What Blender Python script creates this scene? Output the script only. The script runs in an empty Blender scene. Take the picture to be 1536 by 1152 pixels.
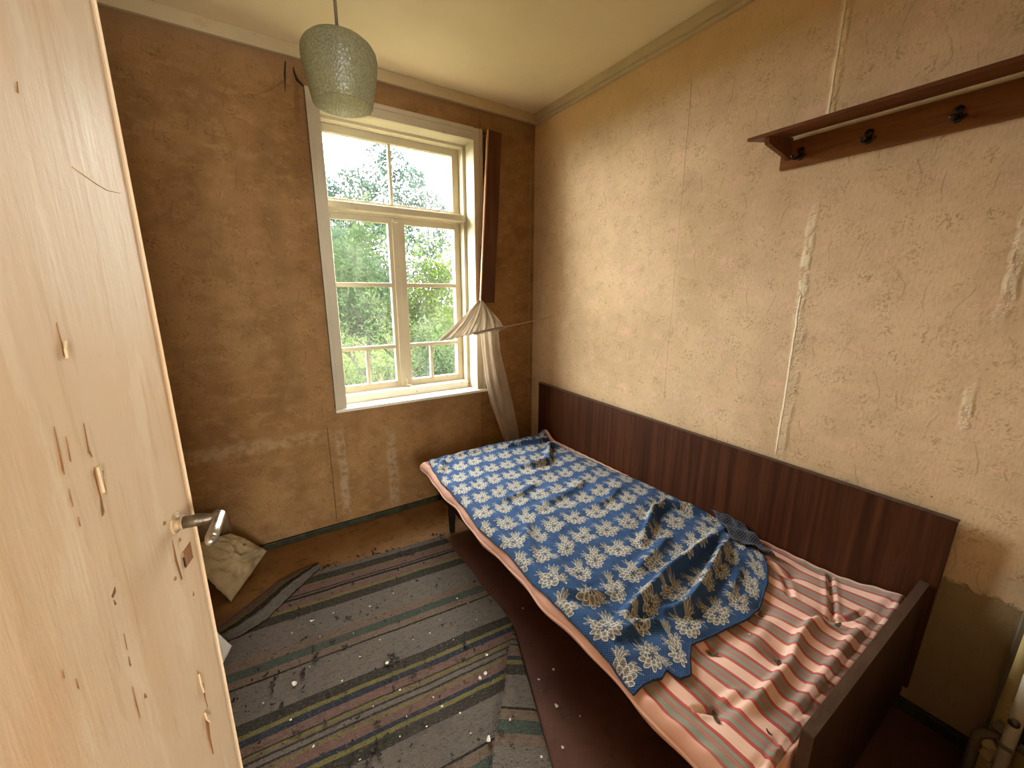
import bpy, bmesh, math, random
import numpy as np
from mathutils import Vector, Matrix
random.seed(7)
rng = np.random.default_rng(7)
C = bpy.context.scene.collection
SC = bpy.context.scene

# ------------------------------------------------------------------ camera, sky, lights, exposure
FPX, YAW, PITCH, ROLL = 602.92, 0.5747, -0.2233, 0.0021
CAM = np.array([-1.8038, -2.4989, 1.45])


def cam_axes():
    cy, sy = math.cos(YAW), math.sin(YAW)
    f = np.array([sy * math.cos(PITCH), cy * math.cos(PITCH), math.sin(PITCH)])
    r = np.array([cy, -sy, 0.0])
    u = np.cross(r, f)
    c, s = math.cos(ROLL), math.sin(ROLL)
    return c * r + s * u, -s * r + c * u, f


CR, CU, CF = cam_axes()
cd = bpy.data.cameras.new('camera')
cam = bpy.data.objects.new('camera', cd)
C.objects.link(cam)
cd.sensor_width = 36.0
cd.lens = FPX / 1536 * 36.0
cd.clip_start = 0.01
cam.matrix_world = Matrix(((CR[0], CU[0], -CF[0], CAM[0]), (CR[1], CU[1], -CF[1], CAM[1]),
                           (CR[2], CU[2], -CF[2], CAM[2]), (0, 0, 0, 1)))
SC.camera = cam

SKY = 42.0
world = bpy.data.worlds.new('sky')
SC.world = world
world.use_nodes = True
bg = world.node_tree.nodes['Background']
bg.inputs[0].default_value = (1.0, 0.96, 0.88, 1)
bg.inputs[1].default_value = SKY

sun_d = bpy.data.lights.new('sun', 'SUN')
sun_d.energy = 30.0
sun_d.angle = math.radians(2)
sun_d.color = (1.0, 0.93, 0.8)
sun = bpy.data.objects.new('sun', sun_d)
C.objects.link(sun)
sun.rotation_euler = (math.radians(48), 0, math.radians(80))


def portal(name, loc, rot, sx, sy):
    l = bpy.data.lights.new(name, 'AREA')
    l.shape = 'RECTANGLE'
    l.size, l.size_y = sx, sy
    l.cycles.is_portal = True
    o = bpy.data.objects.new(name, l)
    o.location, o.rotation_euler = loc, rot
    C.objects.link(o)


portal('window_portal', (-0.96, 0.36, 1.59), (math.radians(-90), 0, 0), 1.0, 1.75)
portal('hall_portal', (-1.75, -5.14, 1.3), (math.radians(90), 0, 0), 0.95, 1.7)

vs = SC.view_settings
vs.view_transform = 'Standard'
vs.look = 'None'
vs.exposure = 0.0
vs.gamma = 1.0
vs.use_curve_mapping = False
SC.cycles.max_bounces = 10
SC.cycles.diffuse_bounces = 6
SC.cycles.transparent_max_bounces = 16
SC.cycles.sample_clamp_indirect = 12.0
SC.cycles.caustics_reflective = False
SC.cycles.caustics_refractive = False


def at(u, v, axis, val):
    """Where the sight line of pixel (u, v) of the 1536 px frame meets the plane axis = val."""
    d = CF + (u - 768) / FPX * CR - (v - 576) / FPX * CU
    t = (val - CAM[axis]) / d[axis]
    return CAM + t * d


# ------------------------------------------------------------------ node helpers
class V:
    """A float socket with arithmetic."""
    def __init__(s, m, sock): s.m, s.s = m, sock
    def _b(a, op, b, c=None):
        n = a.m.new('ShaderNodeMath'); n.operation = op
        a.m.plug(n.inputs[0], a); a.m.plug(n.inputs[1], b)
        if c is not None: a.m.plug(n.inputs[2], c)
        return V(a.m, n.outputs[0])
    def __add__(a, b): return a._b('ADD', b)
    def __radd__(a, b): return a._b('ADD', b)
    def __sub__(a, b): return a._b('SUBTRACT', b)
    def __rsub__(a, b): return (a * -1.0) + b
    def __mul__(a, b): return a._b('MULTIPLY', b)
    def __rmul__(a, b): return a._b('MULTIPLY', b)
    def __truediv__(a, b): return a._b('DIVIDE', b)
    def abs(a): return a._b('ABSOLUTE', 0.0)
    def fract(a): return a._b('FRACT', 0.0)
    def floor(a): return a._b('FLOOR', 0.0)
    def sin(a): return a._b('SINE', 0.0)
    def cos(a): return a._b('COSINE', 0.0)
    def sqrt(a): return a._b('SQRT', 0.0)
    def pow(a, b): return a._b('POWER', b)
    def min(a, b): return a._b('MINIMUM', b)
    def max(a, b): return a._b('MAXIMUM', b)
    def gt(a, b): return a._b('GREATER_THAN', b)
    def lt(a, b): return a._b('LESS_THAN', b)
    def atan2(a, b): return a._b('ARCTAN2', b)
    def mod(a, b): return a._b('FLOORED_MODULO', b)
    def ss(a, lo, hi):
        n = a.m.new('ShaderNodeMapRange'); n.interpolation_type = 'SMOOTHSTEP'
        a.m.plug(n.inputs[0], a)
        if lo < hi:
            n.inputs[1].default_value, n.inputs[2].default_value = lo, hi
            n.inputs[3].default_value, n.inputs[4].default_value = 0, 1
        else:
            n.inputs[1].default_value, n.inputs[2].default_value = hi, lo
            n.inputs[3].default_value, n.inputs[4].default_value = 1, 0
        return V(a.m, n.outputs[0])


class M:
    def __init__(s, name):
        s.mat = bpy.data.materials.new(name)
        s.mat.use_nodes = True
        s.t = s.mat.node_tree
        s.p = s.t.nodes['Principled BSDF']
        s.out = s.t.nodes['Material Output']
        s.tc = None
    def new(s, k): return s.t.nodes.new(k)
    def plug(s, inp, v):
        if isinstance(v, V): s.t.links.new(v.s, inp)
        elif isinstance(v, bpy.types.NodeSocket): s.t.links.new(v, inp)
        elif isinstance(v, (tuple, list)):
            inp.default_value = tuple(v) + (1,) if (len(v) == 3 and len(inp.default_value) == 4) else tuple(v)
        else: inp.default_value = v
    def coord(s, kind='Object'):
        if s.tc is None: s.tc = s.new('ShaderNodeTexCoord')
        return s.tc.outputs[kind]
    def xyz(s, vec):
        n = s.new('ShaderNodeSeparateXYZ'); s.plug(n.inputs[0], vec)
        return [V(s, n.outputs[i]) for i in range(3)]
    def vec(s, x, y, z=0.0):
        n = s.new('ShaderNodeCombineXYZ')
        for i, q in enumerate((x, y, z)): s.plug(n.inputs[i], q)
        return n.outputs[0]
    def mapv(s, vec, scale=(1, 1, 1), loc=(0, 0, 0)):
        n = s.new('ShaderNodeMapping'); s.plug(n.inputs[0], vec)
        n.inputs['Scale'].default_value = scale; n.inputs['Location'].default_value = loc
        return n.outputs[0]
    def noise(s, vec, scale=5, detail=4, rough=0.55, dist=0.0):
        n = s.new('ShaderNodeTexNoise'); s.plug(n.inputs['Vector'], vec)
        n.inputs['Scale'].default_value = scale; n.inputs['Detail'].default_value = detail
        n.inputs['Roughness'].default_value = rough; n.inputs['Distortion'].default_value = dist
        return V(s, n.outputs[0])
    def voro(s, vec, scale=5, feature='F1', rand=1.0):
        n = s.new('ShaderNodeTexVoronoi'); n.feature = feature; s.plug(n.inputs['Vector'], vec)
        n.inputs['Scale'].default_value = scale; n.inputs['Randomness'].default_value = rand
        return V(s, n.outputs[0])
    def mix(s, f, a, b):
        n = s.new('ShaderNodeMix'); n.data_type = 'RGBA'
        s.plug(n.inputs[0], f); s.plug(n.inputs[6], a); s.plug(n.inputs[7], b)
        return n.outputs[2]
    def mul(s, f, a, b):
        n = s.new('ShaderNodeMix'); n.data_type = 'RGBA'; n.blend_type = 'MULTIPLY'
        s.plug(n.inputs[0], f); s.plug(n.inputs[6], a); s.plug(n.inputs[7], b)
        return n.outputs[2]
    def bump(s, h, strength=0.3, dist=0.01, normal=None):
        n = s.new('ShaderNodeBump'); n.inputs['Strength'].default_value = strength
        n.inputs['Distance'].default_value = dist; s.plug(n.inputs['Height'], h)
        if normal is not None: s.plug(n.inputs['Normal'], normal)
        return n.outputs[0]
    def set(s, color=None, rough=None, normal=None, metal=None, spec=None, **kw):
        if color is not None: s.plug(s.p.inputs['Base Color'], color)
        if rough is not None: s.plug(s.p.inputs['Roughness'], rough)
        if normal is not None: s.plug(s.p.inputs['Normal'], normal)
        if metal is not None: s.plug(s.p.inputs['Metallic'], metal)
        if spec is not None: s.plug(s.p.inputs['Specular IOR Level'], spec)
        for k, v in kw.items(): s.plug(s.p.inputs[k], v)
        return s.mat


def plain(name, col, rough=0.6, var=0.15, scale=12, metal=0.0, bump=0.15, stretch=(1, 1, 1), spec=0.4):
    m = M(name)
    v = m.mapv(m.coord(), stretch)
    n = m.noise(v, scale, 6)
    dark = tuple(c * (1 - var * 1.6) for c in col)
    lite = tuple(min(1, c * (1 + var)) for c in col)
    c = m.mix(n.ss(0.3, 0.7), dark, lite)
    return m.set(c, rough, m.bump(m.noise(v, scale * 4, 4), bump, 0.004), metal, spec)


# ------------------------------------------------------------------ mesh helpers
def new_obj(name, bm, mat, parent=None, smooth=False, kind=None):
    me = bpy.data.meshes.new(name)
    bmesh.ops.recalc_face_normals(bm, faces=bm.faces)
    bm.to_mesh(me)
    bm.free()
    return link_mesh(name, me, mat, parent, smooth, kind)


def link_mesh(name, me, mat, parent=None, smooth=False, kind=None):
    o = bpy.data.objects.new(name, me)
    for mm in (mat if isinstance(mat, (list, tuple)) else [mat]):
        if mm: me.materials.append(mm)
    if smooth:
        me.polygons.foreach_set('use_smooth', [True] * len(me.polygons))
    C.objects.link(o)
    if parent is not None:
        o.parent = parent
        o.matrix_parent_inverse = world_of(parent).inverted()
    if kind: o['kind'] = kind
    return o


def world_of(o):
    m = Matrix.LocRotScale(o.location, o.rotation_euler, o.scale)
    return world_of(o.parent) @ o.matrix_parent_inverse @ m if o.parent else m


def tag(o, label, cat, group=None, kind=None):
    o['label'] = label
    o['category'] = cat
    if group: o['group'] = group
    if kind: o['kind'] = kind
    return o


def thing(name, loc, label, cat, group=None, kind=None):
    o = bpy.data.objects.new(name, None)
    o.location = loc
    o.empty_display_size = 0.05
    C.objects.link(o)
    return tag(o, label, cat, group, kind)


def add_box(bm, x0, x1, y0, y1, z0, z1, bev=0.0, mat=None):
    t = bmesh.new()
    bmesh.ops.create_cube(t, size=1.0)
    for v in t.verts:
        v.co = Vector(((x0 + x1) / 2 + v.co.x * (x1 - x0), (y0 + y1) / 2 + v.co.y * (y1 - y0),
                       (z0 + z1) / 2 + v.co.z * (z1 - z0)))
        if mat is not None: v.co = mat @ v.co
    if bev:
        bmesh.ops.bevel(t, geom=t.edges[:], offset=bev, segments=2, affect='EDGES', profile=0.5)
    merge(bm, t)


def merge(bm, t):
    me = bpy.data.meshes.new('tmp')
    t.to_mesh(me)
    t.free()
    bm.from_mesh(me)
    bpy.data.meshes.remove(me)


def box(name, x0, x1, y0, y1, z0, z1, mat, parent=None, bev=0.0, xf=None, kind=None):
    bm = bmesh.new()
    add_box(bm, x0, x1, y0, y1, z0, z1, bev, xf)
    return new_obj(name, bm, mat, parent, kind=kind)


def add_tube(bm, pts, rad, seg=8, cap=True):
    pts = [Vector(p) for p in pts]
    n = len(pts)
    rads = rad if hasattr(rad, '__len__') else [rad] * n
    rings = []
    up = None
    for i, p in enumerate(pts):
        d = (pts[min(i + 1, n - 1)] - pts[max(i - 1, 0)]).normalized()
        if up is None:
            up = d.orthogonal().normalized()
        up = (up - d * up.dot(d)).normalized()
        w = d.cross(up)
        rings.append([bm.verts.new(p + (up * math.cos(a) + w * math.sin(a)) * rads[i])
                      for a in [2 * math.pi * k / seg for k in range(seg)]])
    for a, b in zip(rings, rings[1:]):
        for k in range(seg):
            bm.faces.new((a[k], a[(k + 1) % seg], b[(k + 1) % seg], b[k]))
    if cap:
        bm.faces.new(rings[0][::-1])
        bm.faces.new(rings[-1])


def tube(name, pts, rad, mat, parent=None, seg=8, smooth=True, kind=None):
    bm = bmesh.new()
    add_tube(bm, pts, rad, seg)
    return new_obj(name, bm, mat, parent, smooth, kind)


def add_lathe(bm, prof, origin=(0, 0, 0), axis=(0, 0, 1), seg=32, close=False):
    q = Vector((0, 0, 1)).rotation_difference(Vector(axis)).to_matrix()
    rings = []
    for r, z in prof:
        if r < 1e-6:
            rings.append([bm.verts.new(q @ Vector((0, 0, z)) + Vector(origin))])
        else:
            rings.append([bm.verts.new(q @ Vector((r * math.cos(2 * math.pi * k / seg), r * math.sin(2 * math.pi * k / seg), z)) + Vector(origin)) for k in range(seg)])
    pairs = list(zip(rings, rings[1:]))
    if close: pairs.append((rings[-1], rings[0]))
    for a, b in pairs:
        for k in range(seg):
            k2 = (k + 1) % seg
            if len(a) == 1 and len(b) == 1: continue
            if len(a) == 1: bm.faces.new((a[0], b[k2], b[k]))
            elif len(b) == 1: bm.faces.new((a[k], a[k2], b[0]))
            else: bm.faces.new((a[k], a[k2], b[k2], b[k]))


def add_prism(bm, poly, fn, h0, h1):
    """poly: 2-D outline; fn(u, v, h) -> 3-D."""
    a = [bm.verts.new(fn(u, v, h0)) for u, v in poly]
    b = [bm.verts.new(fn(u, v, h1)) for u, v in poly]
    bm.faces.new(a)
    bm.faces.new(b[::-1])
    n = len(poly)
    for i in range(n):
        bm.faces.new((a[i], b[i], b[(i + 1) % n], a[(i + 1) % n]))


def grid_mesh(name, P, uv=None):
    """P: (ny, nx, 3) array -> mesh with optional uv (ny, nx, 2)."""
    ny, nx = P.shape[:2]
    idx = np.arange(ny * nx).reshape(ny, nx)
    q = np.stack([idx[:-1, :-1], idx[:-1, 1:], idx[1:, 1:], idx[1:, :-1]], -1).reshape(-1, 4)
    me = bpy.data.meshes.new(name)
    me.vertices.add(ny * nx)
    me.vertices.foreach_set('co', P.reshape(-1).astype(np.float32))
    nf = len(q)
    me.loops.add(nf * 4)
    me.loops.foreach_set('vertex_index', q.reshape(-1).astype(np.int32))
    me.polygons.add(nf)
    me.polygons.foreach_set('loop_start', np.arange(0, nf * 4, 4, dtype=np.int32))
    me.polygons.foreach_set('loop_total', np.full(nf, 4, dtype=np.int32))
    me.update(calc_edges=True)
    if uv is not None:
        l = me.uv_layers.new(name='flat')
        l.data.foreach_set('uv', uv.reshape(-1, 2)[q.reshape(-1)].reshape(-1).astype(np.float32))
    me.validate()
    return me


def solid(o, th, offset=-1):
    m = o.modifiers.new('thick', 'SOLIDIFY')
    m.thickness = th
    m.offset = offset
    return o


def vnoise(x, y, seed=0, scale=1.0):
    """cheap smooth noise from a few sines."""
    r = np.random.default_rng(seed)
    out = 0
    for k in range(6):
        a = r.uniform(0, 2 * np.pi)
        f = scale * r.uniform(0.6, 1.9)
        out = out + np.sin((np.cos(a) * x + np.sin(a) * y) * f + r.uniform(0, 6.28))
    return out / 6


def polydist(x, y, pts):
    """distance to a polyline and position (0..1) along it."""
    best = np.full(np.shape(x), 1e9)
    tt = np.zeros(np.shape(x))
    side = np.zeros(np.shape(x))
    n = len(pts) - 1
    for i in range(n):
        ax, ay = pts[i][:2]
        bx, by = pts[i + 1][:2]
        dx, dy = bx - ax, by - ay
        L2 = dx * dx + dy * dy
        t = np.clip(((x - ax) * dx + (y - ay) * dy) / L2, 0, 1)
        px, py = ax + t * dx, ay + t * dy
        d = np.hypot(x - px, y - py)
        m = d < best
        best = np.where(m, d, best)
        tt = np.where(m, (i + t) / n, tt)
        side = np.where(m, np.sign((x - ax) * dy - (y - ay) * dx), side)
    return best, tt, side


# ------------------------------------------------------------------ materials
def wallpaper(name, axis, base, lite, pink, leaf, stains):
    m = M(name)
    o = m.coord()
    x, y, z = m.xyz(o)
    s = y if axis == 'y' else x
    flat = m.vec(s, z, 0.0)
    big = m.noise(flat, 1.3, 4)
    mid = m.noise(flat, 5, 5, 0.6)
    fine = m.noise(m.vec(s * 1.0, z * 0.35, 0.0), 120, 3, 0.6)
    c = m.mix(big.ss(0.32, 0.68), base, lite)
    c = m.mix(mid.ss(0.40, 0.66) * (0.55 if axis == 'x' else 0.30), c, tuple(b * 0.66 for b in base))
    mid2 = m.noise(m.vec(s * 0.7, z * 1.2, 0.0), 16, 5, 0.65)
    c = m.mix(mid2.ss(0.50, 0.66) * (0.40 if axis == 'x' else 0.12), c, tuple(min(1.0, b * 1.22) for b in lite))
    # printed pattern, half-drop repeat, warped a little
    wn = m.noise(flat, 7, 2)
    sx, sz = s + (wn - 0.5) * 0.06, z + (m.noise(flat, 9, 2) - 0.5) * 0.06
    col = (sx / 0.27).floor()
    u = (sx / 0.27).fract() - 0.5
    v = ((sz / 0.34) + col.mod(2.0) * 0.5).fract() - 0.5
    u, v = u * 0.27, v * 0.34

    def blob(cx, cy, r0, r1, sq=1.0):
        return (((u - cx) * (u - cx) + (v - cy) * (v - cy) * sq).sqrt()).ss(r1, r0)
    swirl = m.voro(m.vec(s, z * 1.3, 0.0), 34, 'SMOOTH_F1')
    rose = blob(0.03, 0.05, 0.015, 0.060, 1.7).max(blob(-0.07, -0.07, 0.01, 0.045, 1.5) * 0.8).max(blob(0.08, -0.13, 0.01, 0.04, 1.2) * 0.7)
    c = m.mix(rose * swirl.ss(0.05, 0.5) * 0.75, c, pink)
    rl = (swirl * 17.0 + wn * 4.0).sin().ss(0.55, 0.95) * rose
    c = m.mix(rl * 0.22, c, leaf)
    # sprays of small leaves: stretched dots gathered round a few centres
    warp = m.vec(s + (m.noise(flat, 26, 2) - 0.5) * 0.03, z * 0.75 + s * 0.5 + (m.noise(flat, 31, 2) - 0.5) * 0.03, 0.0)
    warp2 = m.vec(s * 0.8 - z * 0.45 + (m.noise(flat, 28, 2) - 0.5) * 0.03, z, 0.0)
    leaves_ = m.voro(warp, 95).ss(0.42, 0.24).max(m.voro(warp2, 80).ss(0.34, 0.2))
    spray = 0.0
    for cx, cy, rr in ((-0.045, 0.045, 0.045), (0.075, -0.035, 0.042), (0.01, -0.10, 0.036), (-0.10, 0.13, 0.040), (0.10, 0.12, 0.034), (-0.02, 0.145, 0.028)):
        bl = blob(cx, cy, rr * 0.35, rr * 1.1)
        spray = bl if isinstance(spray, float) else spray.max(bl)
    lm_ = (leaves_ * spray).max(leaves_ * m.noise(flat, 13, 3).ss(0.46, 0.60) * 0.6) * m.noise(flat, 6, 2).ss(0.20, 0.42)
    c = m.mix(lm_ * 0.62, c, leaf)
    # thin curved stems
    for off, ph, lo, hi, am in ((0.0, 0.0, -0.12, 0.00, 0.026), (0.085, 1.7, 0.0, 0.12, 0.018), (-0.10, 3.0, -0.15, -0.05, 0.022)):
        d = (u - off - (v * 19.0 + ph).sin() * am).abs()
        stem = d.ss(0.0030, 0.0010) * v.ss(lo, lo + 0.02) * v.ss(hi, hi - 0.02) * m.noise(flat, 15, 2).ss(0.36, 0.5)
        c = m.mix(stem * 0.45, c, leaf)
    weave = m.noise(m.vec(s * 1.0, z * 0.2, 0.0), 210, 2)
    c = m.mix(weave.ss(0.48, 0.68) * 0.22, c, leaf)
    h = mid * 0.5 + fine * 0.25
    wob = (m.noise(m.vec(s * 0.2, z, 0.0), 6, 4) - 0.5)
    wob2 = m.noise(flat, 22, 5, 0.65)
    for st in stains:
        if st[0] == 'seam':      # a pale scar along a paper seam
            _, s0, z0, z1, w, colr, f = st
            d = (s + wob * 0.035 - s0).abs()
            msk = d.ss(w, w * 0.35) * z.ss(z0 - 0.05, z0 + 0.12) * z.ss(z1 + 0.05, z1 - 0.12) * wob2.ss(0.36, 0.56)
            c = m.mix(msk * f, c, colr)
            h = h + msk * 0.9
        elif st[0] == 'edge':    # thin standing edge of a strip of paper
            _, s0, z0, z1, w, colr, f = st
            d = (s + wob * 0.012 - s0).abs()
            msk = d.ss(w, w * 0.4) * z.ss(z0, z0 + 0.03) * z.ss(z1, z1 - 0.03)
            c = m.mix(msk * f, c, colr)
            h = h + msk * 2.5
        elif st[0] == 'band':    # level band of damp
            _, s0, s1, zc, w, colr, f = st
            d = (z + wob2 * 0.06 - 0.03 - zc).abs()
            msk = d.ss(w, w * 0.3) * s.ss(s0, s0 + 0.15) * s.ss(s1 + 0.02, s1 - 0.12) * wob2.ss(0.34, 0.6)
            c = m.mix(msk * f, c, colr)
        elif st[0] == 'below':   # everything under a ragged line
            _, s0, s1, zc, colr, f = st
            zz = z + (wob2 - 0.5) * 0.07
            msk = zz.ss(zc + 0.006, zc - 0.006) * s.ss(s0 - 0.004, s0 + 0.004) * s.ss(s1 + 0.004, s1 - 0.004)
            c = m.mix(msk * f, c, colr)
            h = h - msk * 1.5
        elif st[0] == 'top':     # damp along the cornice
            _, zc, colr, f = st
            c = m.mix((z + (wob2 - 0.5) * 0.25).ss(zc - 0.12, zc + 0.02) * f, c, colr)
    specks = m.voro(flat, 9).ss(0.035, 0.02)
    c = m.mix(specks * 0.7, c, (0.10, 0.06, 0.03))
    return m.set(c, 0.85, m.bump(h, 0.55, 0.006), spec=0.2)


PALE = (0.47, 0.37, 0.25)
MAT = {}
MAT['paper_right'] = wallpaper('faded_floral_wallpaper', 'y', (0.60, 0.44, 0.285), (0.73, 0.55, 0.375), (0.73, 0.50, 0.385), (0.34, 0.24, 0.125), [
    ('seam', -1.770, 1.30, 1.78, 0.022, (0.80, 0.72, 0.56), 0.75),
    ('seam', -1.785, 0.75, 1.40, 0.028, (0.66, 0.56, 0.42), 0.5),
    ('seam', -1.772, 1.95, 2.56, 0.020, (0.74, 0.60, 0.38), 0.65),
    ('edge', -1.768, 0.78, 1.45, 0.0045, (0.84, 0.76, 0.60), 0.8),
    ('edge', -1.765, 2.05, 2.5, 0.0045, (0.85, 0.74, 0.52), 0.8),
    ('edge', -1.20, 0.9, 2.4, 0.0022, (0.33, 0.23, 0.11), 0.5),
    ('seam', -2.285, 1.36, 1.72, 0.020, (0.70, 0.62, 0.48), 0.6),
    ('seam', -2.262, 1.0, 1.20, 0.018, (0.76, 0.68, 0.54), 0.8),
    ('seam', -0.10, 0.9, 2.0, 0.02, (0.62, 0.46, 0.26), 0.35),
    ('below', -2.6, -2.2, 0.545, (0.22, 0.155, 0.085), 0.8),  # bare wall below the peel, its brown deepened for the shade there
    ('band', -2.6, -2.36, 0.60, 0.03, (0.55, 0.47, 0.36), 0.6),
    ('top', 2.44, (0.66, 0.44, 0.20), 0.6)])
MAT['paper_back'] = wallpaper('stained_shaded_floral_wallpaper', 'x', (0.285, 0.150, 0.058), (0.365, 0.212, 0.092), (0.350, 0.188, 0.095), (0.165, 0.085, 0.034), [  # same paper as the bed wall; backlit shade is mixed into these browns
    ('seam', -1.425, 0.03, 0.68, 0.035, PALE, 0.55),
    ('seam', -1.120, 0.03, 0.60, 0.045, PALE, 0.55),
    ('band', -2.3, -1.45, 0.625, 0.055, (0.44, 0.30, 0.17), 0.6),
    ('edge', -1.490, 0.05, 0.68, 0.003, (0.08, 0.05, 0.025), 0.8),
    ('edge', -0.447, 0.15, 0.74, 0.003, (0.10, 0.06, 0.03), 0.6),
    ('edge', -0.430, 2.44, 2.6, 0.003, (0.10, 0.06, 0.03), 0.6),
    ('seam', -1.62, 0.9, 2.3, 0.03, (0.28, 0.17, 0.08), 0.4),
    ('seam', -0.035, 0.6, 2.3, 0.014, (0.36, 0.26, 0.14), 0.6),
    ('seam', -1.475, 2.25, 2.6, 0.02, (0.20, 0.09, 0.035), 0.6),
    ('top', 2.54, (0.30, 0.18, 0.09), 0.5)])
MAT['paper_plain'] = plain('plain_faded_wallpaper', (0.50, 0.36, 0.21), 0.85, 0.12, 4)
MAT['hall_paint'] = plain('pale_hall_paint', (0.78, 0.68, 0.54), 0.8, 0.05, 4)


def ceiling_mat():
    m = M('yellowed_ceiling_paint')
    o = m.coord()
    n = m.noise(o, 1.6, 5)
    c = m.mix(n.ss(0.3, 0.7), (0.82, 0.70, 0.46), (0.90, 0.78, 0.54))
    sp = m.voro(o, 7).ss(0.03, 0.018)
    c = m.mix(sp * 0.6, c, (0.3, 0.22, 0.12))
    x, y, z = m.xyz(o)
    h = m.noise(o, 2.2, 3) + m.noise(o, 60, 3) * 0.05
    return m.set(c, 0.75, m.bump(h, 0.35, 0.04), spec=0.25)


MAT['ceiling'] = ceiling_mat()


def floor_mat():
    m = M('worn_brown_floor_paint')
    o = m.coord()
    x, y, z = m.xyz(o)
    n = m.noise(o, 3, 6, 0.6)
    n2 = m.noise(o, 16, 6, 0.7)
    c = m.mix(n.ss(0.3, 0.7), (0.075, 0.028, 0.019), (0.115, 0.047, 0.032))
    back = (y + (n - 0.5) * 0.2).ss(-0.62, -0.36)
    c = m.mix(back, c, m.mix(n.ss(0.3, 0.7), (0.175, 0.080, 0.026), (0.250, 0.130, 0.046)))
    c = m.mix(n2.ss(0.52, 0.66) * 0.45, c, (0.04, 0.022, 0.013))
    c = m.mix(m.voro(o, 26).ss(0.12, 0.05) * m.noise(o, 8, 2).ss(0.5, 0.6) * 0.3, c, (0.22, 0.16, 0.10))
    return m.set(c, n2 * 0.3 + 0.42, m.bump(n2, 0.25, 0.004), spec=0.35)


MAT['floor'] = floor_mat()


def paint_mat(name, col, wear=(0.42, 0.33, 0.20), amt=0.55, rough=0.5, stretch=(1, 1, 1)):
    m = M(name)
    o = m.mapv(m.coord(), stretch)
    n = m.noise(o, 9, 8, 0.65)
    n2 = m.noise(o, 55, 5, 0.6)
    c = m.mix(m.noise(o, 2.5, 3).ss(0.3, 0.7), col, tuple(k * 0.86 for k in col))
    c = m.mix(n.ss(0.60, 0.72) * amt, c, wear)
    c = m.mix(n2.ss(0.64, 0.72) * amt * 0.8, c, tuple(k * 0.5 for k in wear))
    return m.set(c, rough, m.bump(n + n2 * 0.4, 0.3, 0.003), spec=0.4)


MAT['cornice'] = paint_mat('old_cream_cornice_paint', (0.58, 0.47, 0.29), (0.40, 0.29, 0.15), 0.4)
MAT['window_white'] = paint_mat('old_white_window_paint', (0.58, 0.51, 0.375), (0.40, 0.30, 0.17), 0.6)
MAT['casing_white'] = paint_mat('grey_white_casing_paint', (0.56, 0.49, 0.37), (0.40, 0.31, 0.20), 0.45)
MAT['sill_white'] = paint_mat('flaking_sill_paint', (0.86, 0.82, 0.74), (0.42, 0.29, 0.17), 0.8)
MAT['skirting'] = plain('dark_green_skirting_paint', (0.028, 0.028, 0.010), 0.6, 0.4, 20)


def door_mat():
    m = M('cream_door_paint')
    o = m.coord()
    x, y, z = m.xyz(o)
    st = m.mapv(o, (6, 6, 0.8))
    n = m.noise(st, 2.2, 6, 0.6)
    big = m.noise(o, 2.4, 4)
    c = m.mix(big.ss(0.38, 0.62), (0.68, 0.47, 0.295), (0.69, 0.53, 0.37))
    c = m.mix(n.ss(0.46, 0.64) * 0.40, c, (0.60, 0.405, 0.235))
    vein = m.noise(m.mapv(o, (26, 26, 2.2)), 2.5, 4, 0.6)
    c = m.mix(vein.ss(0.585, 0.63) * 0.30, c, (0.52, 0.35, 0.19))
    pale = m.noise(m.mapv(o, (9, 9, 1.6)), 2.0, 5, 0.65)
    c = m.mix(pale.ss(0.54, 0.64) * 0.45, c, (0.78, 0.66, 0.50))
    sp = m.voro(m.mapv(o, (1, 1, 0.5)), 17).ss(0.06, 0.02)
    c = m.mix(sp * m.noise(o, 6, 2).ss(0.5, 0.6) * 0.55, c, (0.42, 0.26, 0.13))
    h = n * 0.7 + vein * 0.35 + m.noise(o, 70, 3) * 0.1
    return m.set(c, 0.52, m.bump(h, 0.55, 0.006), spec=0.3)


MAT['door'] = door_mat()
MAT['bare_wood'] = plain('bare_door_wood', (0.27, 0.125, 0.05), 0.8, 0.3, 30, stretch=(1, 1, 0.2))
MAT['paint_curl'] = plain('curled_cream_paint', (0.66, 0.50, 0.32), 0.6, 0.05, 30)
MAT['old_paint_handle'] = plain('painted_over_metal', (0.44, 0.31, 0.18), 0.5, 0.35, 60)
MAT['steel'] = plain('worn_handle_steel', (0.52, 0.49, 0.45), 0.30, 0.25, 60, metal=1.0)
MAT['dark_steel'] = plain('tarnished_steel', (0.22, 0.18, 0.14), 0.40, 0.35, 60, metal=0.9)
MAT['dark_hole'] = plain('dark_hole', (0.03, 0.018, 0.01), 0.9, 0.2, 20)


def veneer(name, dark, light, sx, gloss=0.35):
    """fine straight grain along z."""
    m = M(name)
    o = m.coord()
    st = m.mapv(o, sx)
    g = m.noise(st, 3.0, 6, 0.6)
    g2 = m.noise(m.mapv(o, tuple(k * 3.3 for k in sx)), 4.0, 4, 0.7)
    c = m.mix(g.ss(0.30, 0.70), dark, light)
    c = m.mix(g2.ss(0.50, 0.72) * 0.55, c, tuple(k * 0.55 for k in dark))
    return m.set(c, gloss, m.bump(g2, 0.08, 0.002), spec=0.22)


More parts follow.
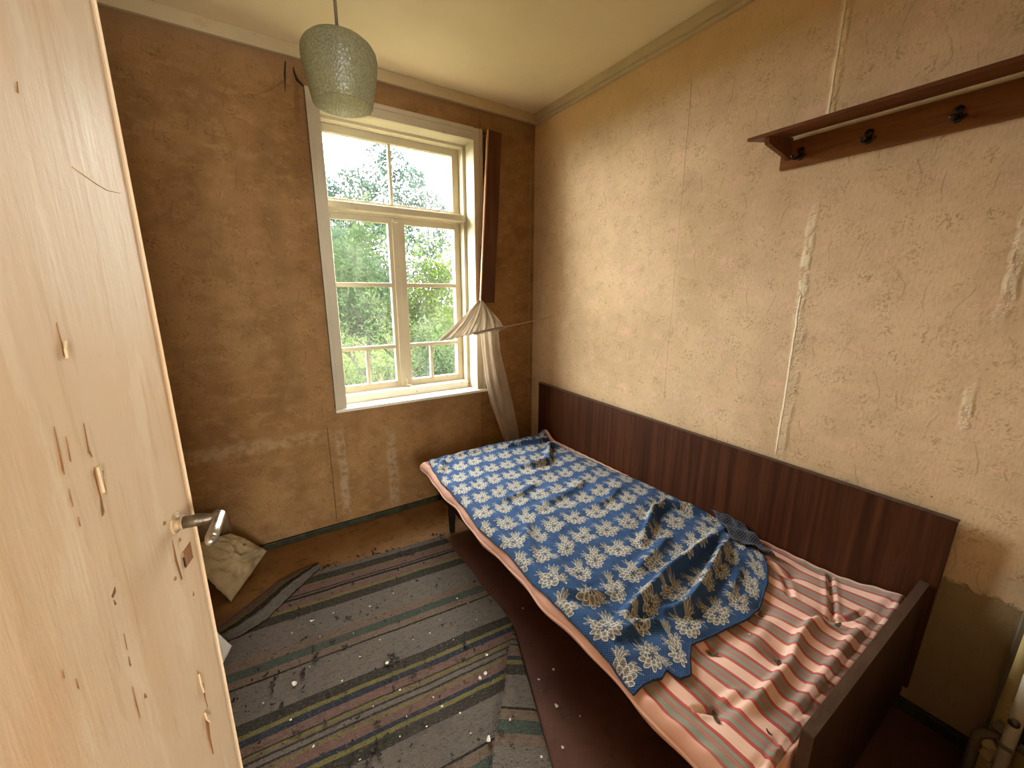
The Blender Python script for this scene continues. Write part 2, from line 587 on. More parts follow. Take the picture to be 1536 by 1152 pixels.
MAT['veneer_back'] = veneer('striped_mahogany_veneer', (0.034, 0.0105, 0.0045), (0.085, 0.029, 0.012), (1, 14, 0.35), 0.42)
MAT['veneer_foot'] = veneer('dark_mahogany_veneer', (0.024, 0.010, 0.005), (0.050, 0.021, 0.011), (9, 1, 0.35), 0.5)
MAT['bed_edge'] = veneer('brown_edging', (0.060, 0.036, 0.026), (0.10, 0.062, 0.046), (1.5, 6, 6), 0.5)
MAT['bed_dark'] = plain('dark_bed_frame_stain', (0.016, 0.007, 0.004), 0.6, 0.3, 10)
MAT['rack_wood'] = veneer('orange_brown_varnished_wood', (0.16, 0.055, 0.015), (0.25, 0.098, 0.028), (6, 0.5, 6), 0.4)
MAT['rack_dark'] = veneer('red_brown_varnished_wood', (0.11, 0.038, 0.014), (0.19, 0.072, 0.026), (6, 0.5, 6), 0.4)
MAT['pelmet_wood'] = veneer('dark_red_brown_board', (0.075, 0.022, 0.007), (0.115, 0.040, 0.014), (8, 8, 0.5), 0.4)
MAT['pelmet_lit_edge'] = veneer('lit_board_edge_wood', (0.42, 0.22, 0.11), (0.52, 0.30, 0.16), (8, 8, 0.5), 0.5)  # paler than the board: light along its edge is put into the colour
MAT['hook_metal'] = plain('dark_bronze_hook_metal', (0.05, 0.035, 0.025), 0.35, 0.3, 40, metal=0.8)
MAT['bright_screw'] = plain('bright_screw_metal', (0.7, 0.68, 0.64), 0.3, 0.1, 40, metal=1.0)
MAT['lit_gap'] = plain('pale_lit_gap', (0.72, 0.62, 0.48), 0.6, 0.1, 20)  # pale colour for the brightness of the wall in the gap


def glass_mat(name, haze, col=(0.86, 0.9, 0.88)):
    m = M(name)
    t = m.t
    o = m.coord()
    tr = m.new('ShaderNodeBsdfTransparent')
    tr.inputs[0].default_value = (0.97, 0.99, 0.975, 1)
    df = m.new('ShaderNodeBsdfTranslucent')
    df.inputs[0].default_value = col + (1,)
    gl = m.new('ShaderNodeBsdfGlossy')
    gl.inputs['Roughness'].default_value = 0.05
    mx = m.new('ShaderNodeMixShader')
    n = m.noise(m.mapv(o, (1, 1, 0.5)), 9, 6, 0.7)
    dirt = n.ss(0.35, 0.75) * haze + haze * 0.25
    m.plug(mx.inputs[0], dirt)
    t.links.new(tr.outputs[0], mx.inputs[1]); t.links.new(df.outputs[0], mx.inputs[2])
    mx2 = m.new('ShaderNodeMixShader')
    mx2.inputs[0].default_value = 0.04
    t.links.new(mx.outputs[0], mx2.inputs[1]); t.links.new(gl.outputs[0], mx2.inputs[2])
    t.links.new(mx2.outputs[0], m.out.inputs[0])
    return m.mat


MAT['pane'] = glass_mat('dusty_window_glass', 0.008)


def shade_mat():
    m = M('bubbled_grey_green_glass')
    t = m.t
    o = m.coord()
    b = m.voro(o, 170, 'SMOOTH_F1')
    fine = m.noise(o, 240, 3)
    c = m.mix(fine.ss(0.4, 0.65), (0.50, 0.49, 0.36), (0.74, 0.72, 0.56))
    df = m.new('ShaderNodeBsdfDiffuse'); m.plug(df.inputs[0], c)
    tl = m.new('ShaderNodeBsdfTranslucent'); m.plug(tl.inputs[0], c)
    tr = m.new('ShaderNodeBsdfTransparent'); tr.inputs[0].default_value = (0.80, 0.79, 0.66, 1)
    gl = m.new('ShaderNodeBsdfGlossy'); gl.inputs['Roughness'].default_value = 0.30
    nb = m.bump(b + fine * 0.5, 0.5, 0.003)
    for q in (df, tl, gl): t.links.new(nb, q.inputs['Normal'])
    a = m.new('ShaderNodeMixShader'); a.inputs[0].default_value = 0.72
    t.links.new(df.outputs[0], a.inputs[1]); t.links.new(tl.outputs[0], a.inputs[2])
    b2 = m.new('ShaderNodeMixShader'); b2.inputs[0].default_value = 0.42
    t.links.new(a.outputs[0], b2.inputs[1]); t.links.new(tr.outputs[0], b2.inputs[2])
    c2 = m.new('ShaderNodeMixShader'); c2.inputs[0].default_value = 0.035
    t.links.new(b2.outputs[0], c2.inputs[1]); t.links.new(gl.outputs[0], c2.inputs[2])
    t.links.new(c2.outputs[0], m.out.inputs[0])
    return m.mat


MAT['lamp_glass'] = shade_mat()


def cloth_trans(name, col, trans=0.4, alpha=0.0, fold=60, bump=0.4, var=0.12):
    m = M(name)
    t = m.t
    o = m.coord()
    n = m.noise(o, 14, 5)
    w = m.noise(m.mapv(o, (1, 1, 1)), 260, 2)
    c = m.mix(n.ss(0.3, 0.7), tuple(k * (1 - var) for k in col), col)
    df = m.new('ShaderNodeBsdfDiffuse'); m.plug(df.inputs[0], c)
    tl = m.new('ShaderNodeBsdfTranslucent'); m.plug(tl.inputs[0], c)
    nb = m.bump(n + w * 0.3, bump, 0.004)
    for q in (df, tl): t.links.new(nb, q.inputs['Normal'])
    a = m.new('ShaderNodeMixShader'); a.inputs[0].default_value = trans
    t.links.new(df.outputs[0], a.inputs[1]); t.links.new(tl.outputs[0], a.inputs[2])
    last = a
    if alpha:
        tr = m.new('ShaderNodeBsdfTransparent')
        b2 = m.new('ShaderNodeMixShader'); b2.inputs[0].default_value = alpha
        t.links.new(a.outputs[0], b2.inputs[1]); t.links.new(tr.outputs[0], b2.inputs[2])
        last = b2
    t.links.new(last.outputs[0], m.out.inputs[0])
    return m.mat


MAT['net'] = cloth_trans('old_white_net', (0.60, 0.53, 0.44), 0.35, 0.10)
MAT['net_thin'] = cloth_trans('thin_grey_net', (0.66, 0.56, 0.44), 0.35, 0.30)
MAT['string'] = plain('pale_curtain_string', (0.66, 0.56, 0.42), 0.7, 0.1, 60)


def stripes_ramp(m, val, stops):
    n = m.new('ShaderNodeValToRGB')
    n.color_ramp.interpolation = 'CONSTANT'
    e = n.color_ramp.elements
    e[0].position = stops[0][0]; e[0].color = stops[0][1] + (1,)
    e[1].position = stops[1][0]; e[1].color = stops[1][1] + (1,)
    for p, c in stops[2:]:
        k = e.new(p); k.color = c + (1,)
    m.plug(n.inputs[0], val)
    return n.outputs[0]


def ticking_mat():
    m = M('striped_mattress_ticking')
    u, v, _ = m.xyz(m.coord('UV'))
    wob = (m.noise(m.vec(u * 3.0, v, 0.0), 3, 3) - 0.5) * 0.006
    f = ((u + wob - 0.035) / 0.092).fract()
    RED, TEAL, PK, ROSE = (0.46, 0.105, 0.10), (0.255, 0.305, 0.275), (0.82, 0.565, 0.50), (0.48, 0.17, 0.165)
    c = stripes_ramp(m, f, [(0.0, RED), (0.12, TEAL), (0.26, ROSE), (0.31, TEAL), (0.34, ROSE), (0.39, TEAL), (0.50, RED), (0.62, PK)])
    c = m.mix(m.noise(m.vec(u * 60.0, v * 3.0, 0.0), 4, 3).ss(0.45, 0.75) * 0.25, c, (0.62, 0.40, 0.33))
    # the outermost edge strip is plain pink
    ox, oy, oz = m.xyz(m.coord())
    c = m.mix(u.lt(0.035).max(ox.gt(-0.082)).max(oy.lt(-2.246)), c, (0.70, 0.42, 0.35))
    n = m.noise(m.vec(u, v, 0.0), 9, 5)
    c = m.mix(n.ss(0.55, 0.75) * 0.35, c, (0.45, 0.33, 0.25))
    tw = (u * 1800.0 + v * 1800.0).sin()
    return m.set(c, 0.85, m.bump(m.noise(m.coord(), 40, 4) + tw * 0.05, 0.25, 0.003), spec=0.15)


MAT['ticking'] = ticking_mat()


def blanket_mat():
    m = M('blue_floral_jacquard')
    uv = m.coord('UV')
    s, t, _ = m.xyz(uv)
    wn = m.noise(uv, 14, 2)
    wn2 = m.noise(uv, 17, 2)
    s2, t2 = s + (wn - 0.5) * 0.030, t + (wn2 - 0.5) * 0.030
    PW, PH = 0.112, 0.128
    col = (t2 / PH).floor()
    v = ((t2 / PH).fract() - 0.5) * PH
    u = ((s2 / PW + col.mod(2.0) * 0.5).fract() - 0.5) * PW
    navy = m.mix(m.noise(uv, 7, 4).ss(0.3, 0.7), (0.018, 0.052, 0.150), (0.030, 0.088, 0.240))
    knit = ((s * 900.0).sin() * (t * 800.0).sin())
    navy = m.mix(knit.ss(-0.1, 0.9) * 0.55, navy, (0.075, 0.150, 0.310))
    navy = m.mix(knit.ss(-0.2, -0.9) * 0.55, navy, (0.008, 0.020, 0.055))
    c = navy
    cream, shade = (0.68, 0.66, 0.60), (0.235, 0.225, 0.20)

    def ring(c, cx, cy, n, R, rot, dent, power, rimw, gate=None, sq=0.80, vein_f=0.8, shade_=shade):
        du, dv = u - cx, v - cy
        r = (du * du * sq + dv * dv).sqrt()
        ang = dv.atan2(du)
        k = ((ang + rot) * (n / (2 * math.pi))).fract() - 0.5
        ka = k.abs() * 2.0                         # 0 mid petal .. 1 between petals
        edge = (1.0 - ka.pow(power) * dent) * R
        out = (edge - r).ss(-0.0006, 0.0010)
        if gate is not None:
            out = out * (ang - gate[0]).cos().ss(math.cos(gate[1]) - 0.04, math.cos(gate[1]) + 0.04)
        rim = (edge - r).ss(rimw, rimw * 0.45).max(ka.ss(0.62, 0.80))
        gap = ka.ss(0.88, 0.97)
        mid_ = ka.ss(0.16, 0.05) * (r / R).ss(0.92, 0.70)
        fill = m.mix(rim, shade_, cream)
        fill = m.mix(gap.max(mid_) * vein_f, fill, navy)
        return m.mix(out, c, fill)
    # serrated leaf sprays at the flower's shoulders, then three rings of cupped petals
    c = ring(c, -0.012, -0.014, 21, 0.058, 0.1, 0.42, 1.0, 0.0030, gate=(-2.35, 0.62), sq=1.0)
    c = ring(c, -0.012, 0.004, 19, 0.054, 0.4, 0.42, 1.0, 0.0030, gate=(2.85, 0.42), sq=1.0)
    c = ring(c, 0.006, -0.012, 17, 0.048, 0.2, 0.42, 1.0, 0.0028, gate=(-1.1, 0.40), sq=1.0)
    c = ring(c, 0.003, 0.008, 11, 0.041, 0.0, 0.30, 1.8, 0.0034)
    c = ring(c, 0.002, 0.008, 8, 0.0285, 0.35, 0.28, 1.8, 0.0030)
    c = ring(c, 0.001, 0.008, 6, 0.0165, 0.1, 0.30, 1.8, 0.0026, shade_=(0.10, 0.11, 0.13))
    core = ((u - 0.001) * (u - 0.001) + (v - 0.008) * (v - 0.008)).sqrt().ss(0.0075, 0.005)
    c = m.mix(core * 0.85, c, (0.035, 0.05, 0.10))
    worn = m.noise(uv, 260, 2)
    c = m.mix(worn.ss(0.52, 0.72) * 0.35, c, navy)
    h = knit * 0.35 + m.noise(uv, 110, 3)
    return m.set(c, 0.9, m.bump(h, 0.5, 0.004), spec=0.12, **{'Sheen Weight': 0.05})


MAT['blanket'] = blanket_mat()


def knit_back():
    m = M('grey_blue_cloth_reverse')
    uv = m.coord('UV')
    s, t, _ = m.xyz(uv)
    k = (s * 650.0).sin() * (t * 650.0).sin()
    c = m.mix(k.ss(-0.3, 0.8), (0.045, 0.055, 0.085), (0.16, 0.18, 0.24))
    return m.set(c, 0.9, m.bump(k, 0.5, 0.003), spec=0.1)


MAT['knit_back'] = knit_back()

GREY, DARKG, YEL, PINKB, BLACKL, TAN, GRN, BLUE = ((0.215, 0.185, 0.165), (0.060, 0.054, 0.048), (0.235, 0.205, 0.075),
                                                    (0.235, 0.140, 0.120), (0.028, 0.026, 0.025), (0.235, 0.165, 0.130),
                                                    (0.085, 0.110, 0.095), (0.045, 0.052, 0.078))


def rug_mat():
    m = M('rag_rug_weave')
    u, v, _ = m.xyz(m.coord('UV'))
    LEN = 2.2
    S = [(0.00, GREY), (0.030, DARKG), (0.083, YEL), (0.094, PINKB), (0.142, BLACKL), (0.151, TAN), (0.163, BLACKL), (0.172, GREY), (0.184, PINKB),
         (0.232, YEL), (0.249, DARKG), (0.298, GREY), (0.448, BLACKL), (0.453, TAN), (0.491, GRN), (0.533, TAN), (0.571, BLACKL), (0.577, GREY),
         (0.738, DARKG), (0.782, YEL), (0.799, BLUE), (0.817, PINKB), (0.858, DARKG)]
    S2 = [(0.866, YEL), (0.871, TAN), (0.885, DARKG), (0.893, GREY), (0.906, DARKG), (0.914, TAN), (0.925, YEL), (0.930, PINKB),
          (0.968, BLUE), (0.986, YEL), (1.002, DARKG), (1.046, GREY), (1.175, BLACKL), (1.180, TAN), (1.216, GRN), (1.256, TAN), (1.292, BLACKL), (1.297, GREY),
          (1.45, DARKG), (1.49, YEL), (1.505, BLUE), (1.52, PINKB), (1.57, DARKG), (1.60, PINKB), (1.66, GREY)]
    wob = (m.noise(m.vec(u * 0.5, v, 0.0), 4, 3) - 0.5) * 0.024 + (m.noise(m.vec(u, v * 0.3, 0.0), 45, 2) - 0.5) * 0.004
    vv = v + wob
    c1 = stripes_ramp(m, vv / LEN, [(p / LEN, c) for p, c in S])
    c2 = stripes_ramp(m, vv / LEN, [(0.0, YEL)] + [(p / LEN, c) for p, c in S2])
    c = m.mix(vv.gt(0.866), c1, c2)
    weft = (v * 1250.0 + (u * 90.0).sin() * 0.5).sin()          # ribs of the weft
    rag = m.noise(m.vec(u * 0.3, v, 0.0), 260, 3, 0.7)
    warp = (u * 1500.0 + v * 700.0).sin()
    c = m.mix((weft * 0.5 + warp * 0.5).ss(0.0, -0.9) * 0.55, c, (0.02, 0.017, 0.015))
    thr = m.noise(m.vec(u * 0.35, v, 0.0), 75, 4, 0.75)
    c = m.mix(thr.ss(0.50, 0.66) * 0.40, c, (0.055, 0.047, 0.042))
    c = m.mix(rag.ss(0.54, 0.68) * 0.5, c, (0.34, 0.30, 0.27))
    c = m.mix(m.noise(m.vec(u, v, 0.0), 170, 3, 0.7).ss(0.56, 0.66) * 0.6, c, (0.03, 0.026, 0.024))
    c = m.mix(m.noise(m.vec(u, v, 0.0), 3, 4).ss(0.5, 0.75) * 0.35, c, (0.12, 0.10, 0.085))
    h = weft * 0.5 + rag * 0.8 + warp * 0.3
    return m.set(c, 0.95, m.bump(h, 0.8, 0.006), spec=0.08)


MAT['rug'] = rug_mat()
MAT['leaf_dry'] = plain('dry_dark_leaf', (0.030, 0.022, 0.018), 0.8, 0.4, 60)
MAT['leaf_brown'] = plain('dry_brown_leaf', (0.13, 0.085, 0.045), 0.8, 0.4, 60)
MAT['plaster'] = plain('white_plaster_chip', (0.78, 0.74, 0.70), 0.8, 0.1, 60)
MAT['bag_cream'] = cloth_trans('cream_plastic_sack', (0.66, 0.53, 0.34), 0.2, 0.0, bump=0.6, var=0.3)
MAT['bag_clear'] = cloth_trans('cloudy_plastic', (0.42, 0.30, 0.18), 0.3, 0.35, bump=0.5)
MAT['bag_white'] = cloth_trans('white_plastic', (0.80, 0.80, 0.80), 0.25, 0.0, bump=0.4)
MAT['rad_yellow'] = paint_mat('peeling_yellow_paint', (0.42, 0.33, 0.15), (0.62, 0.55, 0.36), 0.9, 0.6)
MAT['rad_grey'] = paint_mat('dirty_grey_cast_iron', (0.17, 0.145, 0.105), (0.30, 0.25, 0.16), 0.8, 0.7)
MAT['rad_white'] = paint_mat('dirty_white_pipe_paint', (0.66, 0.60, 0.52), (0.30, 0.22, 0.15), 0.9, 0.5)
MAT['flake'] = paint_mat('loose_yellow_flakes', (0.56, 0.47, 0.27), (0.66, 0.60, 0.44), 0.8, 0.7)
MAT['grass'] = plain('rough_grass', (0.022, 0.030, 0.010), 1.0, 0.35, 6, spec=0.0)
MAT['bark'] = plain('grey_bark', (0.030, 0.025, 0.024), 1.0, 0.4, 25, spec=0.0)
MAT['twig'] = plain('pale_dry_twigs', (0.060, 0.050, 0.040), 1.0, 0.3, 25, spec=0.0)


def leaf_mat(name, a, b):
    m = M(name)
    t = m.t
    n = m.noise(m.coord(), 1.8, 4)
    n2 = m.noise(m.coord(), 9, 2)
    c = m.mix((n * 0.6 + n2 * 0.4).ss(0.38, 0.62), a, b)
    df = m.new('ShaderNodeBsdfDiffuse'); m.plug(df.inputs[0], c)
    tl = m.new('ShaderNodeBsdfTranslucent'); m.plug(tl.inputs[0], c)
    mx = m.new('ShaderNodeMixShader'); mx.inputs[0].default_value = 0.4
    t.links.new(df.outputs[0], mx.inputs[1]); t.links.new(tl.outputs[0], mx.inputs[2])
    t.links.new(mx.outputs[0], m.out.inputs[0])
    return m.mat


MAT['leaf_blue'] = leaf_mat('blue_green_leaves', (0.012, 0.028, 0.026), (0.032, 0.050, 0.036))
MAT['leaf_green'] = leaf_mat('fresh_green_leaves', (0.018, 0.036, 0.006), (0.050, 0.072, 0.012))
MAT['leaf_mid'] = leaf_mat('mid_green_leaves', (0.012, 0.026, 0.010), (0.034, 0.050, 0.020))

# ------------------------------------------------------------------ room shell
XL, YF, ZC = -2.62, -2.60, 2.625      # left wall, front wall, ceiling
HALL = -5.0
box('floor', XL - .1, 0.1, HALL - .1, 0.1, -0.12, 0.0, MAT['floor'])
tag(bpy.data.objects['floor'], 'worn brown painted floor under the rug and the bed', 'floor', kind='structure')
box('ceiling', XL - .1, 0.1, HALL - .1, 0.1, ZC, ZC + 0.12, MAT['ceiling'])
tag(bpy.data.objects['ceiling'], 'yellowed cream painted ceiling above the room', 'ceiling', kind='structure')


def wall_hole(name, a0, a1, b0, b1, z0, z1, h, axis, mat, label):
    """a wall a0..a1 along its length, thickness b0..b1, with a hole (s0, s1, t0, t1)."""
    bm = bmesh.new()
    s0, s1, t0, t1 = h
    for (p, q, r, s) in ((a0, s0, z0, z1), (s1, a1, z0, z1), (s0, s1, z0, t0), (s0, s1, t1, z1)):
        if q - p < 1e-4 or s - r < 1e-4: continue
        if axis == 'x': add_box(bm, p, q, b0, b1, r, s)
        else: add_box(bm, b0, b1, p, q, r, s)
    bmesh.ops.remove_doubles(bm, verts=bm.verts, dist=1e-5)
    return tag(new_obj(name, bm, mat), label, 'wall', kind='structure')


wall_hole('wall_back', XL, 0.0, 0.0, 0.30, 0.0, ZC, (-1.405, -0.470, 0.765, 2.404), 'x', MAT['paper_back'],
          'brown stained floral wallpaper wall with the window in it, painted darker for its shade')
tag(box('wall_right', 0.0, 0.2, HALL, 0.3, 0.0, ZC, MAT['paper_right']), 'pale faded floral wallpaper wall above the bed', 'wall', kind='structure')
tag(box('wall_left', XL - .1, XL, HALL, 0.3, 0.0, ZC, MAT['paper_plain']), 'papered side wall hidden behind the open door', 'wall', kind='structure')
wall_hole('wall_front', XL, 0.0, YF - 0.1, YF, 0.0, ZC, (-2.17, -1.30, 0.0, 2.06), 'x', MAT['paper_plain'],
          'papered wall with the doorway the view is taken from')
wall_hole('wall_rear', XL, 0.0, HALL - 0.1, HALL, 0.0, ZC, (-2.2, -1.3, 0.5, 2.1), 'x', MAT['hall_paint'],
          'pale wall of the next room behind the doorway')

# cornice battens
bm = bmesh.new()
add_box(bm, XL, 0.0, -0.028, 0.0, 2.566, ZC, 0.003)
tag(new_obj('trim_1', bm, MAT['cornice']), 'cream batten along the ceiling above the window wall', 'cornice', kind='structure')
bm = bmesh.new()
add_box(bm, -0.030, 0.0, YF, -0.028, 2.580, ZC, 0.003)
add_box(bm, -0.016, 0.0, YF, -0.016, 2.562, 2.580, 0.003)
tag(new_obj('trim_2', bm, MAT['cornice']), 'cream two-step batten along the ceiling above the bed wall', 'cornice', kind='structure')
tag(box('trim_3', -0.022, 0.0, -2.535, -2.474, 0.0, 2.56, MAT['rad_grey'], bev=0.003), 'grey upright batten on the bed wall behind the pipes', 'batten', kind='structure')
bm = bmesh.new()
add_box(bm, XL, 0.0, -0.018, 0.0, 0.0, 0.036, 0.004)
tag(new_obj('baseboard_back', bm, MAT['skirting']), 'low dark green skirting below the window wall', 'skirting', kind='structure')
bm = bmesh.new()
add_box(bm, -0.018, 0.0, YF, -0.018, 0.0, 0.045, 0.004)
tag(new_obj('baseboard_right', bm, MAT['skirting']), 'low dark skirting along the bed wall', 'skirting', kind='structure')

# torn paper at the top left corner of the window and the long wrinkle beside it
tear = thing('wallpaper_tear', (-1.5, -0.004, 2.45), 'cracked curled wallpaper beside the top left corner of the window', 'tear')
pts = [at(u, v, 1, -0.003) for u, v in ((440, 100), (441, 108), (446, 120), (455, 129))]
tube('dark_crack', pts, [0.002, 0.004, 0.007, 0.004], MAT['dark_hole'], tear, 6)
pts = [at(u, v, 1, -0.002) for u, v in ((428, 92), (427, 112), (428, 138))]
tube('dark_crack', pts, [0.003, 0.004, 0.001], MAT['dark_hole'], tear, 6)
pts = [at(u, v, 1, -0.001) for u, v in ((430, 117), (412, 130), (392, 140), (365, 145), (335, 143))]
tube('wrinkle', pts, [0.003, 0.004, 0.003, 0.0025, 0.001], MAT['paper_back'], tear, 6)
bm = bmesh.new()
for (u0, v0), (u1, v1), (u2, v2) in (((441, 100), (458, 128), (449, 96)), ((430, 96), (440, 98), (436, 134))):
    a, b, c = at(u0, v0, 1, -0.004), at(u1, v1, 1, -0.012), at(u2, v2, 1, -0.005)
    add_prism(bm, [(0, 0), (1, 0), (0, 1)], lambda s, t, h: Vector(a + (b - a) * s + (c - a) * t) + Vector((0, h, 0)), 0, 0.001)
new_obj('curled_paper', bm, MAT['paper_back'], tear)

# ------------------------------------------------------------------ window
win = thing('window_1', (-0.932, 0.0, 0.775), 'white casement window with a transom light and dusty panes', 'window', kind='structure')
CW, SW, WW = MAT['casing_white'], MAT['sill_white'], MAT['window_white']


def part_boxes(name, boxes, mat, parent, bev=0.002):
    bm = bmesh.new()
    for b in boxes: add_box(bm, *b, bev)
    return new_obj(name, bm, mat, parent)


# casing boards with a raised outer bead
part_boxes('casing', [(-1.437, -1.373, -0.020, 0.0, 0.775, 2.454), (-1.437, -1.415, -0.026, 0.0, 0.775, 2.454)], CW, win)
part_boxes('casing', [(-0.491, -0.427, -0.020, 0.0, 0.775, 2.454), (-0.449, -0.427, -0.026, 0.0, 0.775, 2.454)], CW, win)
part_boxes('casing', [(-1.373, -0.491, -0.020, 0.0, 2.383, 2.454), (-1.373, -0.491, -0.026, 0.0, 2.430, 2.454)], CW, win)
part_boxes('sill', [(-1.440, -0.415, -0.040, 0.095, 0.756, 0.775)], SW, win, 0.004)
part_boxes('inner_sill', [(-1.400, -0.512, 0.085, 0.20, 0.775, 0.822)], SW, win, 0.004)
part_boxes('jamb', [(-1.405, -1.373, 0.0, 0.10, 0.775, 2.383), (-1.405, -1.358, 0.10, 0.30, 0.80, 2.372)], WW, win)
part_boxes('jamb', [(-0.491, -0.470, 0.0, 0.10, 0.775, 2.383), (-0.512, -0.470, 0.10, 0.30, 0.80, 2.372)], WW, win)
part_boxes('head_lining', [(-1.405, -0.470, 0.0, 0.10, 2.383, 2.404), (-1.405, -0.470, 0.10, 0.30, 2.368, 2.404)], WW, win)
part_boxes('transom', [(-1.360, -0.512, 0.150, 0.225, 1.905, 1.975), (-1.366, -0.505, 0.080, 0.160, 1.915, 1.955)], WW, win, 0.006)


def sash(x0, x1, z0, z1, panes, bars, y=0.160, th=0.036):
    """frame with given panes (gx0, gx1, gz0, gz1); bars are the muntins."""
    gx0 = min(p[0] for p in panes); gx1 = max(p[1] for p in panes)
    gz0 = min(p[2] for p in panes); gz1 = max(p[3] for p in panes)
    f = part_boxes('sash', [(x0, gx0, y, y + th, z0, z1), (gx1, x1, y, y + th, z0, z1),
                            (gx0, gx1, y, y + th, z0, gz0), (gx0, gx1, y, y + th, gz1, z1)], WW, win, 0.003)
    for b in bars: part_boxes('muntin', [(b[0], b[1], y + 0.004, y + th - 0.004, b[2], b[3])], WW, f, 0.003)
    for p in panes:
        box('pane', p[0] - .003, p[1] + .003, y + 0.016, y + 0.019, p[2] - .003, p[3] + .003, MAT['pane'], f)


sash(-1.358, -0.512, 1.965, 2.368, [(-1.340, -0.980, 1.985, 2.325), (-0.960, -0.560, 1.985, 2.325)], [(-0.980, -0.960, 1.985, 2.325)])
for (x0, x1, g0, g1, mx) in ((-1.358, -0.967, -1.340, -1.008, -1.188), (-0.963, -0.512, -0.902, -0.556, -0.752)):
    sash(x0, x1, 0.820, 1.905, [(g0, g1, 1.510, 1.870), (g0, g1, 1.112, 1.482), (g0, mx - .011, 0.866, 1.086), (mx + .011, g1, 0.866, 1.086)],
         [(g0, g1, 1.482, 1.510), (g0, g1, 1.086, 1.112), (mx - .011, mx + .011, 0.866, 1.086)])
part_boxes('cover_strip', [(-0.985, -0.945, 0.148, 0.162, 0.825, 1.90)], WW, win, 0.004)
part_boxes('latch', [(-0.955, -0.945, 0.130, 0.150, 0.835, 0.875), (-0.962, -0.925, 0.128, 0.146, 0.826, 0.836)], MAT['rad_white'], win, 0.003)
tube('catch', [(-0.955, 0.14, 1.880), (-0.97, 0.13, 1.875), (-0.99, 0.135, 1.885)], 0.005, WW, win, 6)

# window of the next room, behind the camera: light from there falls on the door
w2 = thing('window_2', (-1.75, HALL, 0.5), 'plain window of the next room behind the doorway', 'window', kind='structure')
part_boxes('frame', [(-2.2, -2.14, HALL - .08, HALL - .03, 0.5, 2.1), (-1.36, -1.30, HALL - .08, HALL - .03, 0.5, 2.1), (-2.14, -1.36, HALL - .08, HALL - .03, 0.5, 0.56),
                     (-2.14, -1.36, HALL - .08, HALL - .03, 2.04, 2.1), (-1.78, -1.72, HALL - .08, HALL - .03, 0.56, 2.04)], WW, w2)
for a, b in ((-2.14, -1.78), (-1.72, -1.36)):
    box('pane', a, b, HALL - .058, HALL - .054, 0.56, 2.04, MAT['pane'], w2)

# ------------------------------------------------------------------ door (open into the room)
E = Vector((-1.929, -1.657, 0))
Hn = Vector((-2.140, -2.50, 0))
dd = (E - Hn).normalized()
nn = Vector((dd.y, -dd.x, 0))        # room side, towards the view
DX = Matrix(((dd.x, nn.x, 0, Hn.x), (dd.y, nn.y, 0, Hn.y), (0, 0, 1, 0), (0, 0, 0, 1)))   # (along, out, up)
DW = (E - Hn).length
door = thing('door_1', (Hn.x, Hn.y, 0.0), 'open cream painted door with cracked peeling paint and a bent lever handle', 'door', kind='structure')
bm = bmesh.new()
add_box(bm, 0, DW, -0.04, 0, 0.012, 2.0, 0.004, DX)
new_obj('door_leaf', bm, MAT['door'], door)


def on_door(u, v, out=0.0):
    d = Vector(CF + (u - 768) / FPX * CR - (v - 576) / FPX * CU)
    o = Vector(CAM)
    p0 = Hn + nn * out
    t = (p0 - o).dot(nn) / d.dot(nn)
    return o + d * t


# handle: rose, stem and turned grip
P0 = on_door(263, 785)
hd = bpy.data.objects.new('door_handle', None); C.objects.link(hd); hd.location = P0; hd.parent = door; hd.matrix_parent_inverse = world_of(door).inverted()
bm = bmesh.new()
add_lathe(bm, [(0, -0.001), (0.0170, -0.001), (0.0170, 0.0015), (0.0155, 0.0028), (0.0105, 0.0030), (0.0100, 0.009), (0.0112, 0.0095), (0.0112, 0.012), (0, 0.012)], P0, nn, 24)
new_obj('rose', bm, MAT['old_paint_handle'], hd, True)
K = P0 + nn * 0.062 + dd * 0.004 + Vector((0, 0, 0.004))
bm = bmesh.new()
add_tube(bm, [P0 + nn * 0.012, P0 + nn * 0.03, P0 + nn * 0.05, K - nn * 0.004, K - dd * 0.008], [0.0105, 0.0095, 0.0075, 0.0075, 0.0075], 14)
new_obj('stem', bm, MAT['dark_steel'], hd, True)
gdir = (-dd * 1.0 + nn * 0.10 - Vector((0, 0, 0.10))).normalized()
bm = bmesh.new()
prof = [(0, 0.0), (0.0075, 0.0), (0.0085, 0.006), (0.0090, 0.020), (0.0095, 0.060), (0.0102, 0.078), (0.0090, 0.080), (0.0086, 0.083), (0.0096, 0.085), (0.0080, 0.088),
        (0.0068, 0.091), (0.0075, 0.094), (0.0052, 0.098), (0, 0.100)]
add_lathe(bm, [(r_ * 0.92, z_ * 0.80) for r_, z_ in prof], K, gdir, 20)
new_obj('grip', bm, MAT['steel'], hd, True)
# remains of the lock plate: slot and keyhole
for (u0, v0, u1, v1) in ((273, 829, 288, 836), (274, 838, 277, 849)):
    a, b = on_door(u0, v0), on_door(u1, v1)
    la, lb = DX.inverted() @ a, DX.inverted() @ b
    bm = bmesh.new()
    add_box(bm, min(la.x, lb.x), max(la.x, lb.x), -0.012, 0.0012, min(la.z, lb.z), max(la.z, lb.z), 0.001, DX)
    new_obj('keyhole', bm, MAT['dark_hole'] if v0 > 830 else MAT['bare_wood'], door)
for u, v in ((246, 785), (269, 810), (262, 868)):
    bm = bmesh.new()
    add_lathe(bm, [(0, -0.001), (0.0035, -0.001), (0.003, 0.0015), (0, 0.002)], on_door(u, v), nn, 10)
    new_obj('screw_hole', bm, MAT['bare_wood'], door)


